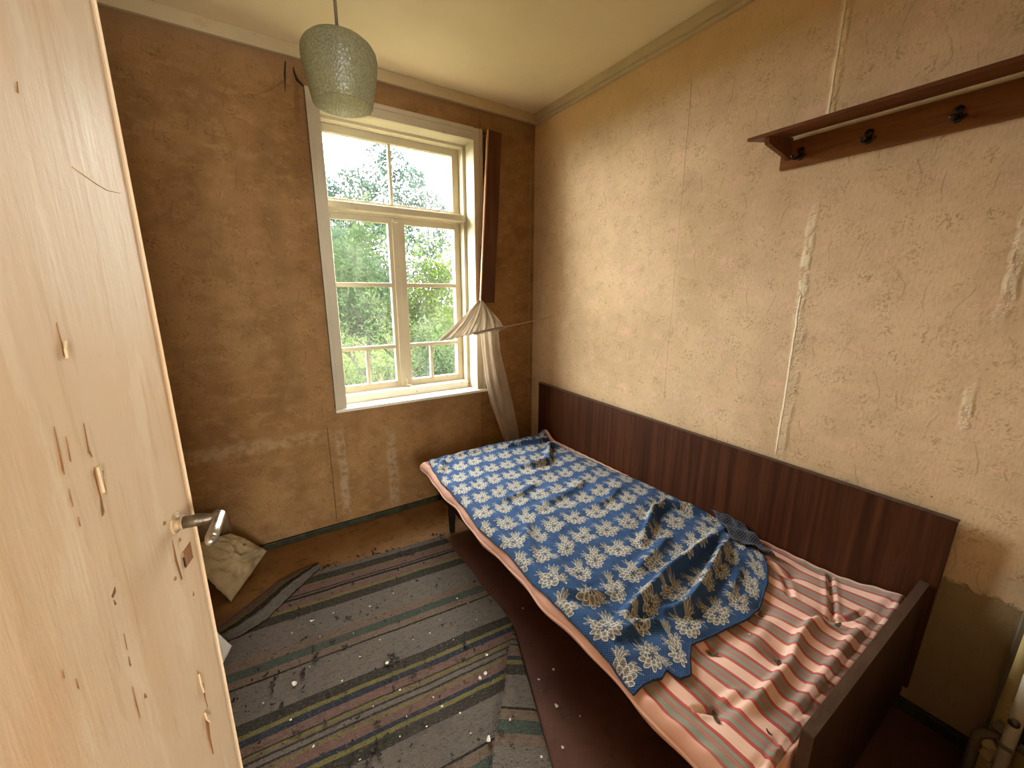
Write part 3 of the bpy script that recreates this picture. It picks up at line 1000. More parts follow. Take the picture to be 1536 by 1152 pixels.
def chip(px, curl=None, w=1.0):
    """a crack in the door's skin down to bare wood; px: outline pixels on the door face."""
    bm = bmesh.new()
    poly = [DX.inverted() @ on_door(u, v) for u, v in px]
    add_prism(bm, [(p.x, p.z) for p in poly], lambda s, t, h: DX @ Vector((s, h, t)), -0.001, 0.0007)
    new_obj('paint_chip', bm, MAT['bare_wood'], door)
    if curl:
        bm = bmesh.new()
        q = [DX.inverted() @ on_door(u, v) for u, v in curl]
        add_prism(bm, [(p.x, p.z) for p in q], lambda s, t, h: DX @ Vector((s, h, t + (h - 0.001) * 0.4)), 0.0008, 0.0035)
        new_obj('paint_curl', bm, MAT['paint_curl'], door)


chip([(84, 484), (88, 500), (93, 516), (98, 537), (94, 533), (90, 512)], [(95, 512), (99, 534), (97, 538), (94, 524)])
chip([(141, 700), (139, 710), (146, 735), (153, 762), (155, 772), (152, 775), (156, 768), (148, 735), (143, 712)], [(143, 702), (147, 702), (153, 740), (148, 722)])
chip([(148, 706), (154, 706), (154, 716), (159, 742), (153, 720), (150, 716)])
chip([(98, 655), (104, 690), (106, 693), (101, 668)])
chip([(80, 640), (94, 700), (96, 712), (92, 706)])
chip([(125, 635), (133, 675), (138, 686), (131, 678)])
chip([(102, 733), (107, 755), (109, 760), (104, 747)])
chip([(170, 900), (174, 906), (172, 908)])
chip([(185, 950), (190, 975), (189, 968)])
chip([(192, 985), (196, 1000), (194, 998)])
chip([(198, 1030), (209, 1074), (210, 1078), (203, 1058)])
chip([(216, 1040), (220, 1046), (216, 1048)])
chip([(295, 1005), (301, 1030), (311, 1060), (308, 1048), (305, 1026), (299, 1016)], [(296, 1012), (299, 1018), (304, 1040), (300, 1030)])
chip([(306, 1072), (313, 1085), (315, 1105), (320, 1130), (319, 1132), (312, 1108), (308, 1085)], [(305, 1070), (312, 1074), (313, 1084), (308, 1080)])
chip([(258, 810), (265, 840), (273, 868), (272, 870), (262, 842)])
chip([(116, 775), (120, 790), (118, 788)])
chip([(92, 1005), (96, 1018), (94, 1016)])
chip([(290, 887), (291, 894), (289, 893)])
chip([(25, 122), (27, 140), (25, 138)])
chip([(113, 1018), (118, 1034), (116, 1032)])
chip([(172, 880), (167, 895), (169, 897), (173, 888)])
tube('scratch', [on_door(u, v, 0.0003) for u, v in ((108, 250), (125, 262), (145, 276), (160, 285), (180, 289))], 0.0009, MAT['paint_curl'], door, 5)

# ------------------------------------------------------------------ bed
BX0, BX1 = -0.930, -0.052
bed = thing('bed', (-0.49, -1.25, 0.0), 'low single bed with dark mahogany side board and foot board against the papered wall', 'bed')


def quad_board(name, pts, nrm, th, mat, parent, bev=0.002):
    bm = bmesh.new()
    a = [bm.verts.new(Vector(p)) for p in pts]
    b = [bm.verts.new(Vector(p) + Vector(nrm) * th) for p in pts]
    bm.faces.new(a); bm.faces.new(b[::-1])
    for i in range(4): bm.faces.new((a[i], b[i], b[(i + 1) % 4], a[(i + 1) % 4]))
    bmesh.ops.recalc_face_normals(bm, faces=bm.faces)
    bmesh.ops.bevel(bm, geom=bm.edges[:], offset=bev, segments=1, affect='EDGES')
    return new_obj(name, bm, mat, parent)


hb = quad_board('side_board', [(-0.050, -0.156, 0.12), (-0.050, -2.300, 0.12), (-0.050, -2.312, 0.764), (-0.050, -0.156, 0.797)], (1, 0, 0), 0.022, MAT['veneer_back'], bed)
quad_board('edging', [(-0.0515, -0.153, 0.7970), (-0.0515, -2.314, 0.7640), (-0.0515, -2.314, 0.7672), (-0.0515, -0.153, 0.8002)], (1, 0, 0), 0.0245, MAT['bed_edge'], hb, 0.0005)
fb = quad_board('foot_board', [(-0.056, -2.268, 0.10), (-0.905, -2.268, 0.10), (-0.905, -2.268, 0.532), (-0.056, -2.268, 0.532)], (0, -1, 0), 0.022, MAT['veneer_foot'], bed)
quad_board('edging', [(-0.056, -2.267, 0.532), (-0.9065, -2.267, 0.532), (-0.9065, -2.267, 0.5345), (-0.056, -2.267, 0.5345)], (0, -1, 0), 0.024, MAT['bed_edge'], fb, 0.0005)
quad_board('edging', [(-0.905, -2.267, 0.10), (-0.9075, -2.267, 0.10), (-0.9075, -2.267, 0.532), (-0.905, -2.267, 0.532)], (0, -1, 0), 0.024, MAT['bed_edge'], fb, 0.0005)
box('side_rail', BX0, BX0 + 0.022, -2.266, -0.36, 0.19, 0.352, MAT['bed_dark'], bed, 0.002)
box('end_rail', BX0 + 0.022, -0.054, -0.382, -0.36, 0.19, 0.352, MAT['bed_dark'], bed, 0.002)
box('base_panel', BX0 + 0.01, -0.054, -2.262, -0.37, 0.352, 0.3685, MAT['bed_dark'], bed, 0.002)
for x, y in ((BX0 + 0.03, -0.425), (-0.085, -0.425), (BX0 + 0.04, -2.235)):
    bm = bmesh.new()
    add_tube(bm, [(x, y, 0.0), (x, y, 0.2), (x, y, 0.351)], [0.018, 0.026, 0.028], 4)
    new_obj('leg', bm, MAT['bed_dark'], bed)

# mattress: two sheets meeting at a rolled seam
MX0, MX1, MY0, MY1 = -1.075, -0.054, -2.262, -0.262
TUFTS = [(-0.344, -2.142), (-0.641, -2.114), (-0.933, -2.103), (-0.495, -1.998), (-0.775, -1.992), (-0.22, -1.97)]
MR = [([(-0.372, -2.160), (-0.392, -2.122), (-0.448, -2.112), (-0.534, -2.120), (-0.641, -2.142), (-0.732, -2.146), (-0.838, -2.148), (-0.935, -2.132)], 0.024, 0.013),
      ([(-0.27, -2.207), (-0.424, -2.203), (-0.527, -2.206), (-0.699, -2.212), (-0.80, -2.205)], 0.017, 0.012),
      ([(-0.84, -2.108), (-0.91, -2.100)], 0.012, 0.010),
      ([(-0.52, -2.03), (-0.60, -2.05), (-0.70, -2.05)], 0.007, 0.02)]
MC = [([(-0.10, -2.05), (-0.176, -2.077), (-0.261, -2.112), (-0.344, -2.142)], 0.016, 0.006),
      ([(-0.78, -2.243), (-0.878, -2.242), (-0.96, -2.25)], 0.012, 0.006),
      ([(-0.933, -2.103), (-0.985, -2.075)], 0.010, 0.005),
      ([(-0.344, -2.142), (-0.30, -2.175), (-0.23, -2.19)], 0.010, 0.006),
      ([(-0.20, -1.86), (-0.27, -1.97), (-0.35, -2.02)], 0.010, 0.008)]


def front_x(y):
    t = np.clip((-0.28 - y) / 0.95, 0, 1)
    return -1.030 - 0.036 * t * t * (3 - 2 * t) + 0.006 * np.sin(y * 13.0) + 0.003 * np.sin(y * 29)


def matt_top(x, y):
    z = 0.434 + 0.005 * vnoise(x, y, 3, 4.0)
    z = z - 0.016 * np.exp(-((x + 0.056) / 0.10) ** 2)
    for tx, ty in TUFTS:
        d = np.hypot(x - tx, (y - ty) * 1.3)
        z = z - 0.016 * np.exp(-(d / 0.045) ** 2) - 0.010 * np.exp(-(d / 0.013) ** 2)
    for pl, h, w in MR:
        d, t, s = polydist(x, y, pl)
        env = np.clip(np.sin(np.pi * np.clip(t, 0.05, 0.95)) * 2.0, 0, 1)
        ww = np.where(s > 0, w * 0.75, w * 1.5)
        z = z + h * np.exp(-(d / ww) ** 2) * env
    for pl, h, w in MC:
        d, t, s = polydist(x, y, pl)
        z = z - h * np.exp(-(d / w) ** 2) + 0.35 * h * np.exp(-((d - 2.2 * w) / w) ** 2)
    # curled corner by the window; the corner by the foot board is pushed up
    z = z + 0.060 * np.exp(-(((x + 0.085) / 0.045) ** 2 + ((y + 0.30) / 0.05) ** 2))
    z = z + 0.045 * np.exp(-(((x + 0.06) / 0.11) ** 2 + ((y + 2.25) / 0.12) ** 2))
    return z


def matt_half(sign):
    nu = np.concatenate([[0, .002, .005, .009, .014, .02, .027, .035, .045], np.linspace(.055, .945, 150), [.955, .965, .973, .98, .986, .991, .995, .998, 1]])
    nv = np.concatenate([[0, .001, .0025, .0045, .007, .010, .014, .018, .023], np.linspace(.03, .97, 240), [.977, .982, .986, .990, .993, .9955, .9975, .999, 1]])
    A, B = np.meshgrid(nu, nv)
    y = MY0 + (MY1 - MY0) * B
    fx = front_x(y)
    x = MX1 + (fx - MX1) * A
    du = np.minimum(A, 1 - A) * (MX1 - fx)
    dv = np.minimum(B, 1 - B) * (MY1 - MY0)
    d = np.minimum(du, dv)
    r = 0.030
    e = np.sqrt(np.clip(1 - (1 - np.clip(d / r, 0, 1)) ** 2, 0, 1))
    mid = 0.404
    if sign > 0:
        z = mid + (matt_top(x, y) - mid) * e
        z = z - 0.006 * np.exp(-((d - 0.034) / 0.005) ** 2) + 0.004 * np.exp(-((d - 0.020) / 0.009) ** 2)
        z = z + 0.0025 * np.sin(y * 90 + x * 60) * np.exp(-((d - 0.03) / 0.02) ** 2)
    else:
        z = mid - 0.034 * e
    over = np.clip((-0.955 - x) / 0.12, 0, 1)          # the overhang droops a little
    z = z - 0.012 * over ** 2
    P = np.stack([x, y, z], -1)
    uv = np.stack([(x - fx) + 0.01, y], -1)
    return P, uv


matt = thing('mattress', (-0.55, -1.25, 0.370), 'thin pink mattress with grey and red ticking stripes on the bed', 'mattress')
P, uv = matt_half(+1)
mo = link_mesh('cover', grid_mesh('cover', P, uv), MAT['ticking'], matt, True)
P2, uv2 = matt_half(-1)
link_mesh('underside', grid_mesh('underside', P2, uv2), MAT['ticking'], matt, True)
bm = bmesh.new()      # rolled seam along the front and the ends
ys = np.linspace(MY0 + 0.03, MY1 - 0.03, 120)
add_tube(bm, [(front_x(y) + 0.002, y, 0.392 + 0.003 * math.sin(y * 21)) for y in ys], 0.006, 8)
new_obj('piping', bm, MAT['ticking'], matt, True)
for i, (tx, ty) in enumerate(TUFTS):
    bm = bmesh.new()
    z0 = float(matt_top(np.array(tx), np.array(ty)))
    for k in range(7):
        a = k * 0.9 + i
        L = 0.010 + 0.008 * random.random()
        p = Vector((tx, ty, z0 - 0.002))
        add_tube(bm, [p, p + Vector((math.cos(a) * L * .5, math.sin(a) * L * .5, 0.006)), p + Vector((math.cos(a) * L, math.sin(a) * L, 0.004 + 0.004 * random.random()))], [0.0016, 0.0014, 0.0008], 5)
    new_obj('tuft', bm, MAT['leaf_brown'], matt)

# ------------------------------------------------------------------ blanket
BLK_R = [([(-0.165, -1.682), (-0.455, -1.720), (-0.639, -1.738), (-0.846, -1.778), (-0.985, -1.810)], 0.038, 0.019),
         ([(-0.205, -1.728), (-0.35, -1.772), (-0.477, -1.812), (-0.6, -1.848), (-0.717, -1.872), (-0.790, -1.838)], 0.036, 0.017),
         ([(-0.55, -1.55), (-0.489, -1.514), (-0.44, -1.49), (-0.391, -1.466), (-0.34, -1.430), (-0.301, -1.418), (-0.211, -1.404), (-0.149, -1.476), (-0.125, -1.55), (-0.10, -1.64)], 0.034, 0.016),
         ([(-0.10, -0.50), (-0.20, -0.49), (-0.26, -0.56), (-0.36, -0.692), (-0.46, -0.70), (-0.56, -0.671)], 0.030, 0.020),
         ([(-0.10, -0.36), (-0.22, -0.40), (-0.34, -0.36), (-0.5, -0.37)], 0.026, 0.018),
         ([(-0.60, -0.33), (-0.75, -0.31), (-0.85, -0.34)], 0.016, 0.02),
         ([(-0.985, -1.50), (-1.0, -1.60), (-0.95, -1.66), (-0.88, -1.675)], 0.024, 0.018),
         ([(-0.90, -0.36), (-0.95, -0.42), (-0.985, -0.50)], 0.028, 0.020),
         ([(-0.58, -0.88), (-0.72, -0.94), (-0.88, -0.96)], 0.012, 0.02),
         ([(-0.30, -0.98), (-0.5, -1.06), (-0.76, -1.10)], 0.011, 0.024),
         ([(-0.83, -1.870), (-0.90, -1.83), (-0.99, -1.835)], 0.022, 0.016),
         ([(-0.40, -1.585), (-0.56, -1.63), (-0.72, -1.66)], 0.014, 0.018),
         ([(-0.86, -1.17), (-0.93, -1.27), (-0.98, -1.39)], 0.013, 0.022),
         ([(-0.36, -1.86), (-0.46, -1.89), (-0.56, -1.92)], 0.010, 0.016),
         ([(-0.25, -1.16), (-0.38, -1.22), (-0.52, -1.24)], 0.010, 0.022)]


def interp(pts, t):
    pts = np.array(pts, float)
    L = np.concatenate([[0], np.cumsum(np.hypot(*np.diff(pts, axis=0).T))])
    L /= L[-1]
    return np.stack([np.interp(t, L, pts[:, k]) for k in range(2)], -1)


wall_edge = [(-0.100, -0.285), (-0.125, -0.45), (-0.130, -0.70), (-0.112, -0.90), (-0.085, -1.10), (-0.078, -1.35), (-0.078, -1.55), (-0.085, -1.69), (-0.15, -1.79), (-0.20, -1.855)]
front_edge = [(float(front_x(y)) + o_, y) for y, o_ in ((-0.292, 0.055), (-0.33, 0.030), (-0.42, 0.020), (-0.60, 0.014), (-0.85, 0.012), (-1.10, 0.010), (-1.30, 0.013), (-1.50, 0.009), (-1.70, 0.007), (-1.86, 0.003), (-1.958, -0.001))]
back_edge = [(-0.100, -0.285), (-0.20, -0.272), (-0.45, -0.270), (-0.69, -0.268), (-0.85, -0.280), (float(front_x(-0.292)) + 0.055, -0.292)]
near_edge = [(-0.20, -1.855), (-0.285, -1.915), (-0.368, -1.954), (-0.48, -1.988), (-0.594, -2.004), (-0.70, -1.985), (-0.773, -1.967), (-0.83, -1.962), (-0.872, -1.985), (-0.915, -2.020), (-0.948, -2.010),
             (-0.955, -1.972), (-0.99, -1.982), (float(front_x(-1.958)) - 0.001, -1.958)]
NA, NB = 200, 350
a = np.linspace(0, 1, NA)
b = np.linspace(0, 1, NB)
A, B = np.meshgrid(a, b)
L0, L1 = interp(wall_edge, b)[:, None, :], interp(front_edge, b)[:, None, :]
T0, T1 = interp(back_edge, a)[None, :, :], interp(near_edge, a)[None, :, :]
A3, B3 = A[..., None], B[..., None]
XY = (1 - A3) * L0 + A3 * L1 + (1 - B3) * T0 + B3 * T1 - (
    (1 - A3) * (1 - B3) * np.array(wall_edge[0]) + A3 * (1 - B3) * np.array(front_edge[0]) + (1 - A3) * B3 * np.array(wall_edge[-1]) + A3 * B3 * np.array(front_edge[-1]))
X, Y = XY[..., 0].copy(), XY[..., 1].copy()
X += 0.004 * vnoise(X, Y, 11, 40) * np.minimum(1, 8 * np.minimum(A, 1 - A))
fx = front_x(Y)
Zm = matt_top(np.clip(X, fx + 0.03, MX1 - 0.02), np.clip(Y, MY0, MY1 - 0.03))
over = np.clip(fx + 0.034 - X, 0, 1)
Z = Zm + 0.007 - 0.012 * np.clip((-0.955 - X) / 0.12, 0, 1) ** 2 - over * 0.30 - 9.0 * over ** 2
Z += 0.0055 * vnoise(X, Y, 21, 24) + 0.0032 * vnoise(X, Y, 22, 60) + 0.0014 * vnoise(X, Y, 23, 130) + 0.005
for pl, h, w in BLK_R:
    d, t, s = polydist(X, Y, pl)
    env = np.clip(np.sin(np.pi * np.clip(t, 0.06, 0.94)) * 1.8, 0, 1)
    ww = np.where(s < 0, w * 0.75, w * 1.5)
    Z += h * np.exp(-(d / ww) ** 2) * env
    Z -= 0.3 * h * np.exp(-((d - 2.1 * w) / w) ** 2) * env
Z = np.maximum(Z, np.where(X > fx + 0.05, Zm + 0.0075, 0.36))
Z += 0.006 * np.exp(-((X - fx - 0.035) / 0.03) ** 2)
edge_d = np.minimum(np.minimum(A, 1 - A) * 0.95, np.minimum(B, 1 - B) * 1.65)
U = np.stack([A * 0.95, B * 1.66], -1)
blanket = thing('blanket', (-0.6, -1.2, 0.46), 'blue cloth blanket with cream flowers, rumpled over the striped mattress', 'blanket')
bo = link_mesh('cloth', grid_mesh('cloth', np.stack([X, Y, Z], -1), U), MAT['blanket'], blanket, True)
solid(bo, 0.0035)
# hem round the cloth
hem = np.concatenate([np.stack([X, Y, Z], -1)[-1, :], np.stack([X, Y, Z], -1)[::-1, -1]])
bm = bmesh.new()
add_tube(bm, [tuple(p) for p in hem[::2]], 0.0035, 6)
new_obj('hem', bm, plain('dark_blue_hem', (0.020, 0.045, 0.11), 0.9, 0.3, 60), blanket, True)
# corner turned back: the grey-blue reverse shows
c0, c1, c2, c3 = [Vector(p) for p in ((-0.085, -1.57, 0.455), (-0.062, -1.715, 0.448), (-0.190, -1.900, 0.445), (-0.235, -1.760, 0.466))]
n = 40
G = np.zeros((n, n, 3)); GU = np.zeros((n, n, 2))
for i in range(n):
    for j in range(n):
        s, t = i / (n - 1), j / (n - 1)
        p = (c0 * (1 - s) + c1 * s) * (1 - t) + (c3 * (1 - s) + c2 * s) * t
        G[i, j] = p
        GU[i, j] = (s * 0.17, t * 0.2)
G[..., 2] += 0.010 * np.sin(GU[..., 1] * 60 + GU[..., 0] * 18) * 1.0 + 0.004 * vnoise(G[..., 0], G[..., 1], 5, 60)
G[..., 0] += 0.006 * np.sin(GU[..., 0] * 90)
zb = matt_top(G[..., 0], G[..., 1]) + 0.013
G[..., 2] = np.maximum(G[..., 2], zb)
fo = link_mesh('turned_corner', grid_mesh('turned_corner', G, GU), MAT['knit_back'], blanket, True)
solid(fo, 0.003)

# ------------------------------------------------------------------ rug
rug = thing('rag_rug', (-1.5, -1.0, 0.0), 'woven striped rag rug on the floor beside the bed, corner folded over', 'rug')
RA = math.atan(-0.09)
rd = Vector((1.0, -0.09, 0))                          # along the stripes
rn = Vector((-0.012, -1.0, 0))                        # towards the door
R0 = Vector((-0.966, -0.440, 0))                      # back right corner


def rug_xy(u, v): return R0 - rd * u + rn * v          # u to the left, v towards the view


nu, nv = 170, 330
us, vs_ = np.linspace(0, 1.55, nu), np.linspace(0.0, 2.0, nv)
Uu, Vv = np.meshgrid(us, vs_)
PX = R0.x - rd.x * Uu + rn.x * Vv
PY = R0.y - rd.y * Uu + rn.y * Vv
PX += 0.004 * np.sin(Vv * 21) * (Uu < 0.2)
# crease along which the right corner is folded back
ca, cb = np.array([-0.970, -1.190]), np.array([-1.185, -1.770])
cdv = (cb - ca) / np.linalg.norm(cb - ca)
cn = np.array([-cdv[1], cdv[0]])
if cn[0] < 0: cn = -cn                                  # points to the bed
dist = (PX - ca[0]) * cn[0] + (PY - ca[1]) * cn[1]
along = (PX - ca[0]) * cdv[0] + (PY - ca[1]) * cdv[1]
fold = dist > 0
R = 0.007                                              # radius of the fold
ang = np.clip(dist / R, 0, math.pi)
wrapped = np.where(dist < math.pi * R, R * np.sin(ang), -(dist - math.pi * R))
zf = np.where(dist < math.pi * R, R - R * np.cos(ang), 2 * R)
PX = np.where(fold, PX + (wrapped - dist) * cn[0], PX)
PY = np.where(fold, PY + (wrapped - dist) * cn[1], PY)
base = 0.006 + 0.003 * np.abs(vnoise(PX, PY, 31, 9)) + 0.004 * np.exp(-((Vv - 0.22) / 0.03) ** 2) * (0.5 + 0.5 * np.sin(Uu * 9))
PZ = base + np.where(fold, zf, 0) + np.where(fold & (dist > math.pi * R), 0.004 * np.abs(vnoise(PX, PY, 33, 14)), 0)
# buckle near the far left corner: the edge is pushed up into a roll
roll = [(-1.640, -0.352), (-1.72, -0.430), (-1.79, -0.497), (-1.896, -0.606), (-1.99, -0.650), (-2.10, -0.660)]
Pm = np.stack([PX, PY, PZ], -1)
# cut the corner beyond the roll
d, t, s = polydist(PX, PY, roll)
cornermask = (PX < -1.640) & (s < 0) if False else None
ex = np.interp(PX, [-2.6, -2.10, -1.99, -1.896, -1.79, -1.72, -1.640, -1.60], [-0.66, -0.66, -0.65, -0.606, -0.497, -0.43, -0.352, 9.0])
gone = PY > ex
me = bpy.data.meshes.new('woven_cloth')
idx = np.arange(nu * nv).reshape(nv, nu)
q = np.stack([idx[:-1, :-1], idx[:-1, 1:], idx[1:, 1:], idx[1:, :-1]], -1).reshape(-1, 4)
q = q[~gone.reshape(-1)[q].any(1)]
me.from_pydata(Pm.reshape(-1, 3).tolist(), [], q.tolist())
l = me.uv_layers.new(name='flat')
UVr = np.stack([Uu, Vv], -1).reshape(-1, 2)
l.data.foreach_set('uv', UVr[q.reshape(-1)].reshape(-1).astype(np.float32))
me.validate()
ro = link_mesh('woven_cloth', me, MAT['rug'], rug, True)
bm = bmesh.new(); bm.from_mesh(me)
bmesh.ops.delete(bm, geom=[v for v in bm.verts if not v.link_faces], context='VERTS')
bm.to_mesh(me); bm.free()
# the roll with the far strip of the corner laid over behind it
NR, NP = 120, 60
G = np.zeros((NR, NP, 3)); GU = np.zeros((NR, NP, 2))
rp = interp(roll, np.linspace(0, 1, NR))
outer = interp([(-1.645, -0.300), (-1.74, -0.312), (-1.829, -0.345), (-1.93, -0.425), (-2.02, -0.500), (-2.12, -0.580)], np.linspace(0, 1, NR))
for i in range(NR):
    t = i / (NR - 1)
    a2, o2 = rp[i], outer[i]
    tgt = o2 - a2
    hgt = 0.030 * (math.sin(math.pi * min(max(t * 0.80 + 0.08, 0), 1)) ** 0.7)
    for j in range(NP):
        w = j / (NP - 1)
        hh = math.sin(math.pi * min(w / 0.36, 1.0)) ** 0.8
        tail_ = 0.006 + 0.010 * math.sin(math.pi * w) * (w > 0.2)
        p = a2 + tgt * w
        wr = 0.003 * math.sin(t * 55 + w * 4) + 0.0015 * math.sin(t * 140 + w * 9)
        G[i, j] = (p[0] + wr, p[1], tail_ + hgt * hh + abs(wr) * 0.5)
        # stripes: grey on the roll, then dark, yellow, pink towards the far edge
        GU[i, j] = (t * 0.6, float(np.interp(w, [0, 0.36, 0.60, 0.70, 0.94, 1.0], [0.38, 0.300, 0.249, 0.232, 0.186, 0.12])))
rb = link_mesh('rolled_corner', grid_mesh('rolled_corner', G, GU), MAT['rug'], rug, True)
solid(rb, 0.004)

# ------------------------------------------------------------------ pendant lamp
LY = -1.24
lt = at(508, 43, 1, LY)
lb = at(513, 160, 1, LY)
lx = (lt[0] + lb[0]) / 2
bot = lb[2] + 0.003
top = bot + 0.86 * (lt[2] + 0.005 - bot)
Hs = top - bot
lamp = thing('pendant_lamp', (lx, LY, ZC), 'pendant lamp with a tapered bubbled glass shade on a thin brown rod', 'lamp')
bm = bmesh.new()
Rm = 0.0935
prof = [(0.016, 1.0), (0.035, 0.995), (0.055, 0.975), (0.072, 0.935), (0.084, 0.87), (0.0915, 0.79), (0.0935, 0.70), (0.0925, 0.58), (0.089, 0.44), (0.084, 0.28), (0.0785, 0.12), (0.075, 0.0)]
po = [(r, bot + k * Hs) for r, k in prof]
pi = [(r - 0.004, bot + k * Hs - (0.004 if k > .9 else 0)) for r, k in prof[::-1]]
add_lathe(bm, po + [(0.073, bot - 0.002)] + pi, (lx, LY, 0), (0, 0, 1), 48, True)
new_obj('glass_shade', bm, MAT['lamp_glass'], lamp, True)
tube('rod', [(lx, LY, ZC - 0.02), (lx, LY, top - 0.01)], 0.0040, plain('brown_rod', (0.14, 0.105, 0.06), 0.5, 0.2, 30), lamp, 12)
bm = bmesh.new()
add_lathe(bm, [(0, ZC - .001), (0.045, ZC - .001), (0.042, ZC - .02), (0.012, ZC - .035), (0, ZC - .035)], (lx, LY, 0), (0, 0, 1), 32)
new_obj('ceiling_cup', bm, MAT['rad_white'], lamp, True)
bm = bmesh.new()
add_lathe(bm, [(0, top + 0.004), (0.018, top + 0.004), (0.020, top - 0.012), (0.019, top - 0.07), (0.021, top - 0.075), (0.021, top - 0.088), (0, top - 0.088)], (lx, LY, 0), (0, 0, 1), 24)
new_obj('socket', bm, plain('dark_bakelite_socket', (0.06, 0.055, 0.045), 0.4, 0.2, 30), lamp, True)

# ------------------------------------------------------------------ loose pelmet board hanging by the window
pel = thing('pelmet_board', (-0.39, -0.05, 1.38), 'dark brown curtain pelmet hanging upright beside the window', 'pelmet')
yb = -0.075
tl, tr, br, bl = [Vector(at(u, v, 1, yb)) for u, v in ((733.5, 194), (753, 200), (742, 454), (722.5, 454))]
quad_board('front_board', [tl, tr, br, bl], (0, 1, 0), 0.016, MAT['pelmet_wood'], pel, 0.0015)
ed = Vector((-0.009, 0, 0))
quad_board('board_edge', [tl + ed, tl, bl, bl + ed], (0, 1, 0), 0.017, MAT['pelmet_lit_edge'], pel, 0.001)
sd = Vector((0.004, 0.017, 0))
quad_board('side_board', [tl + sd + Vector((0, 0, -0.03)), tl + sd + Vector((0.014, 0, -.03)), bl + sd + Vector((0.014, 0, 0.01)), bl + sd + Vector((0, 0, .01))], (0, 1, 0), 0.052, MAT['rack_wood'], pel, 0.001)
tube('nail', [tl + Vector((-0.03, 0.068, 0.005)), tl + Vector((0.02, 0.03, -0.004))], 0.006, MAT['dark_steel'], pel, 6)

# ------------------------------------------------------------------ fallen net curtain on its string
Wa, Wb = at(655, 512, 1, -0.105), at(830, 475, 0, -0.001)
cs = tube('curtain_string', [tuple(Wa + (Wb - Wa) * k) for k in (-0.02, 0.3, 0.6, 1.0)], 0.0028, MAT['string'], None, 6)
tag(cs, 'thin pale curtain string slanting from the window to the bed wall', 'string')
net = thing('net_curtain', (-0.47, -0.09, 1.39), 'off-white net curtain bunched on a string and trailing down behind the bed', 'curtain')
apex = Vector(at(719, 451, 1, -0.088))


def wire(px):
    """point of the string below pixel column px."""
    k = (px - 655) / (830 - 655)
    d0, d1 = (Wa - CAM) @ CF, (Wb - CAM) @ CF
    kk = k / d1 / ((1 - k) / d0 + k / d1)
    return Vector(Wa + (Wb - Wa) * kk)


NS, NT = 150, 60
G = np.zeros((NS, NT, 3))
for i in range(NS):
    s = i / (NS - 1)
    w = wire(655 + (755 - 655) * s)
    sag = Vector((0, 0, 0.004 * math.sin(s * 60)))
    for j in range(NT):
        t = j / (NT - 1)
        ap = apex + Vector((-0.010 + 0.045 * s, 0.004 * math.sin(s * 50), 0.004 * math.sin(s * 31) - 0.028 * max(0, s - 0.45)))
        p = ap * (1 - t) + (w + sag) * t
        bow = math.sin(math.pi * t)
        p.z -= 0.008 * bow * (1 - s) - 0.006 * bow * s
        amp = 0.010 * (0.35 + 0.65 * t) * bow ** 0.4
        fold_y = math.sin(s * 30 + 2.2 * math.sin(s * 7)) * amp + 0.004 * math.sin(s * 83 + t * 5) * t
        G[i, j] = (p.x + 0.004 * math.sin(s * 47 + t * 6), p.y - 0.012 * bow + fold_y, p.z - 0.004 * abs(math.sin(s * 38)) * (t > 0.97))
vo = link_mesh('bunched_net', grid_mesh('bunched_net', G), MAT['net'], net, True)
solid(vo, 0.0012)
bm = bmesh.new()                                       # gathered heading on the string
for k in range(34):
    s = 0.55 + 0.45 * k / 33
    p = wire(655 + 100 * s)
    r = 0.0035 + 0.002 * random.random()
    a1 = random.uniform(-1, 1)
    add_tube(bm, [p + Vector((-.004, -.004, 0.010)), p + Vector((0.002 * a1, -0.006, 0.0)), p + Vector((0.004, -0.004, -0.007 - 0.008 * random.random()))], [r * .5, r, r * 0.45], 6)
new_obj('gathers', bm, MAT['net'], net, True)
NS, NT = 70, 90
G = np.zeros((NS, NT, 3))
lefts = [(721, 497), (724, 530), (729, 570), (737, 605), (748, 635), (758, 664)]
rights = [(748, 492), (752, 530), (762, 570), (770, 605), (776, 635), (782, 668)]
for i in range(NS):
    s = i / (NS - 1)
    for j in range(NT):
        t = j / (NT - 1)
        k = t * (len(lefts) - 1)
        k0 = min(int(k), len(lefts) - 2)
        f = k - k0
        lu = [lefts[k0][q_] * (1 - f) + lefts[k0 + 1][q_] * f for q_ in (0, 1)]
        ru = [rights[k0][q_] * (1 - f) + rights[k0 + 1][q_] * f for q_ in (0, 1)]
        yy = -0.115 + 0.018 * t
        p = at(lu[0] * (1 - s) + ru[0] * s, lu[1] * (1 - s) + ru[1] * s, 1, yy)
        G[i, j] = (p[0], p[1] + 0.012 * math.sin(s * 13 + 0.8 * t) + 0.004 * math.sin(s * 33 + t * 3), p[2])
to = link_mesh('hanging_tail', grid_mesh('hanging_tail', G), MAT['net_thin'], net, True)
solid(to, 0.0012)

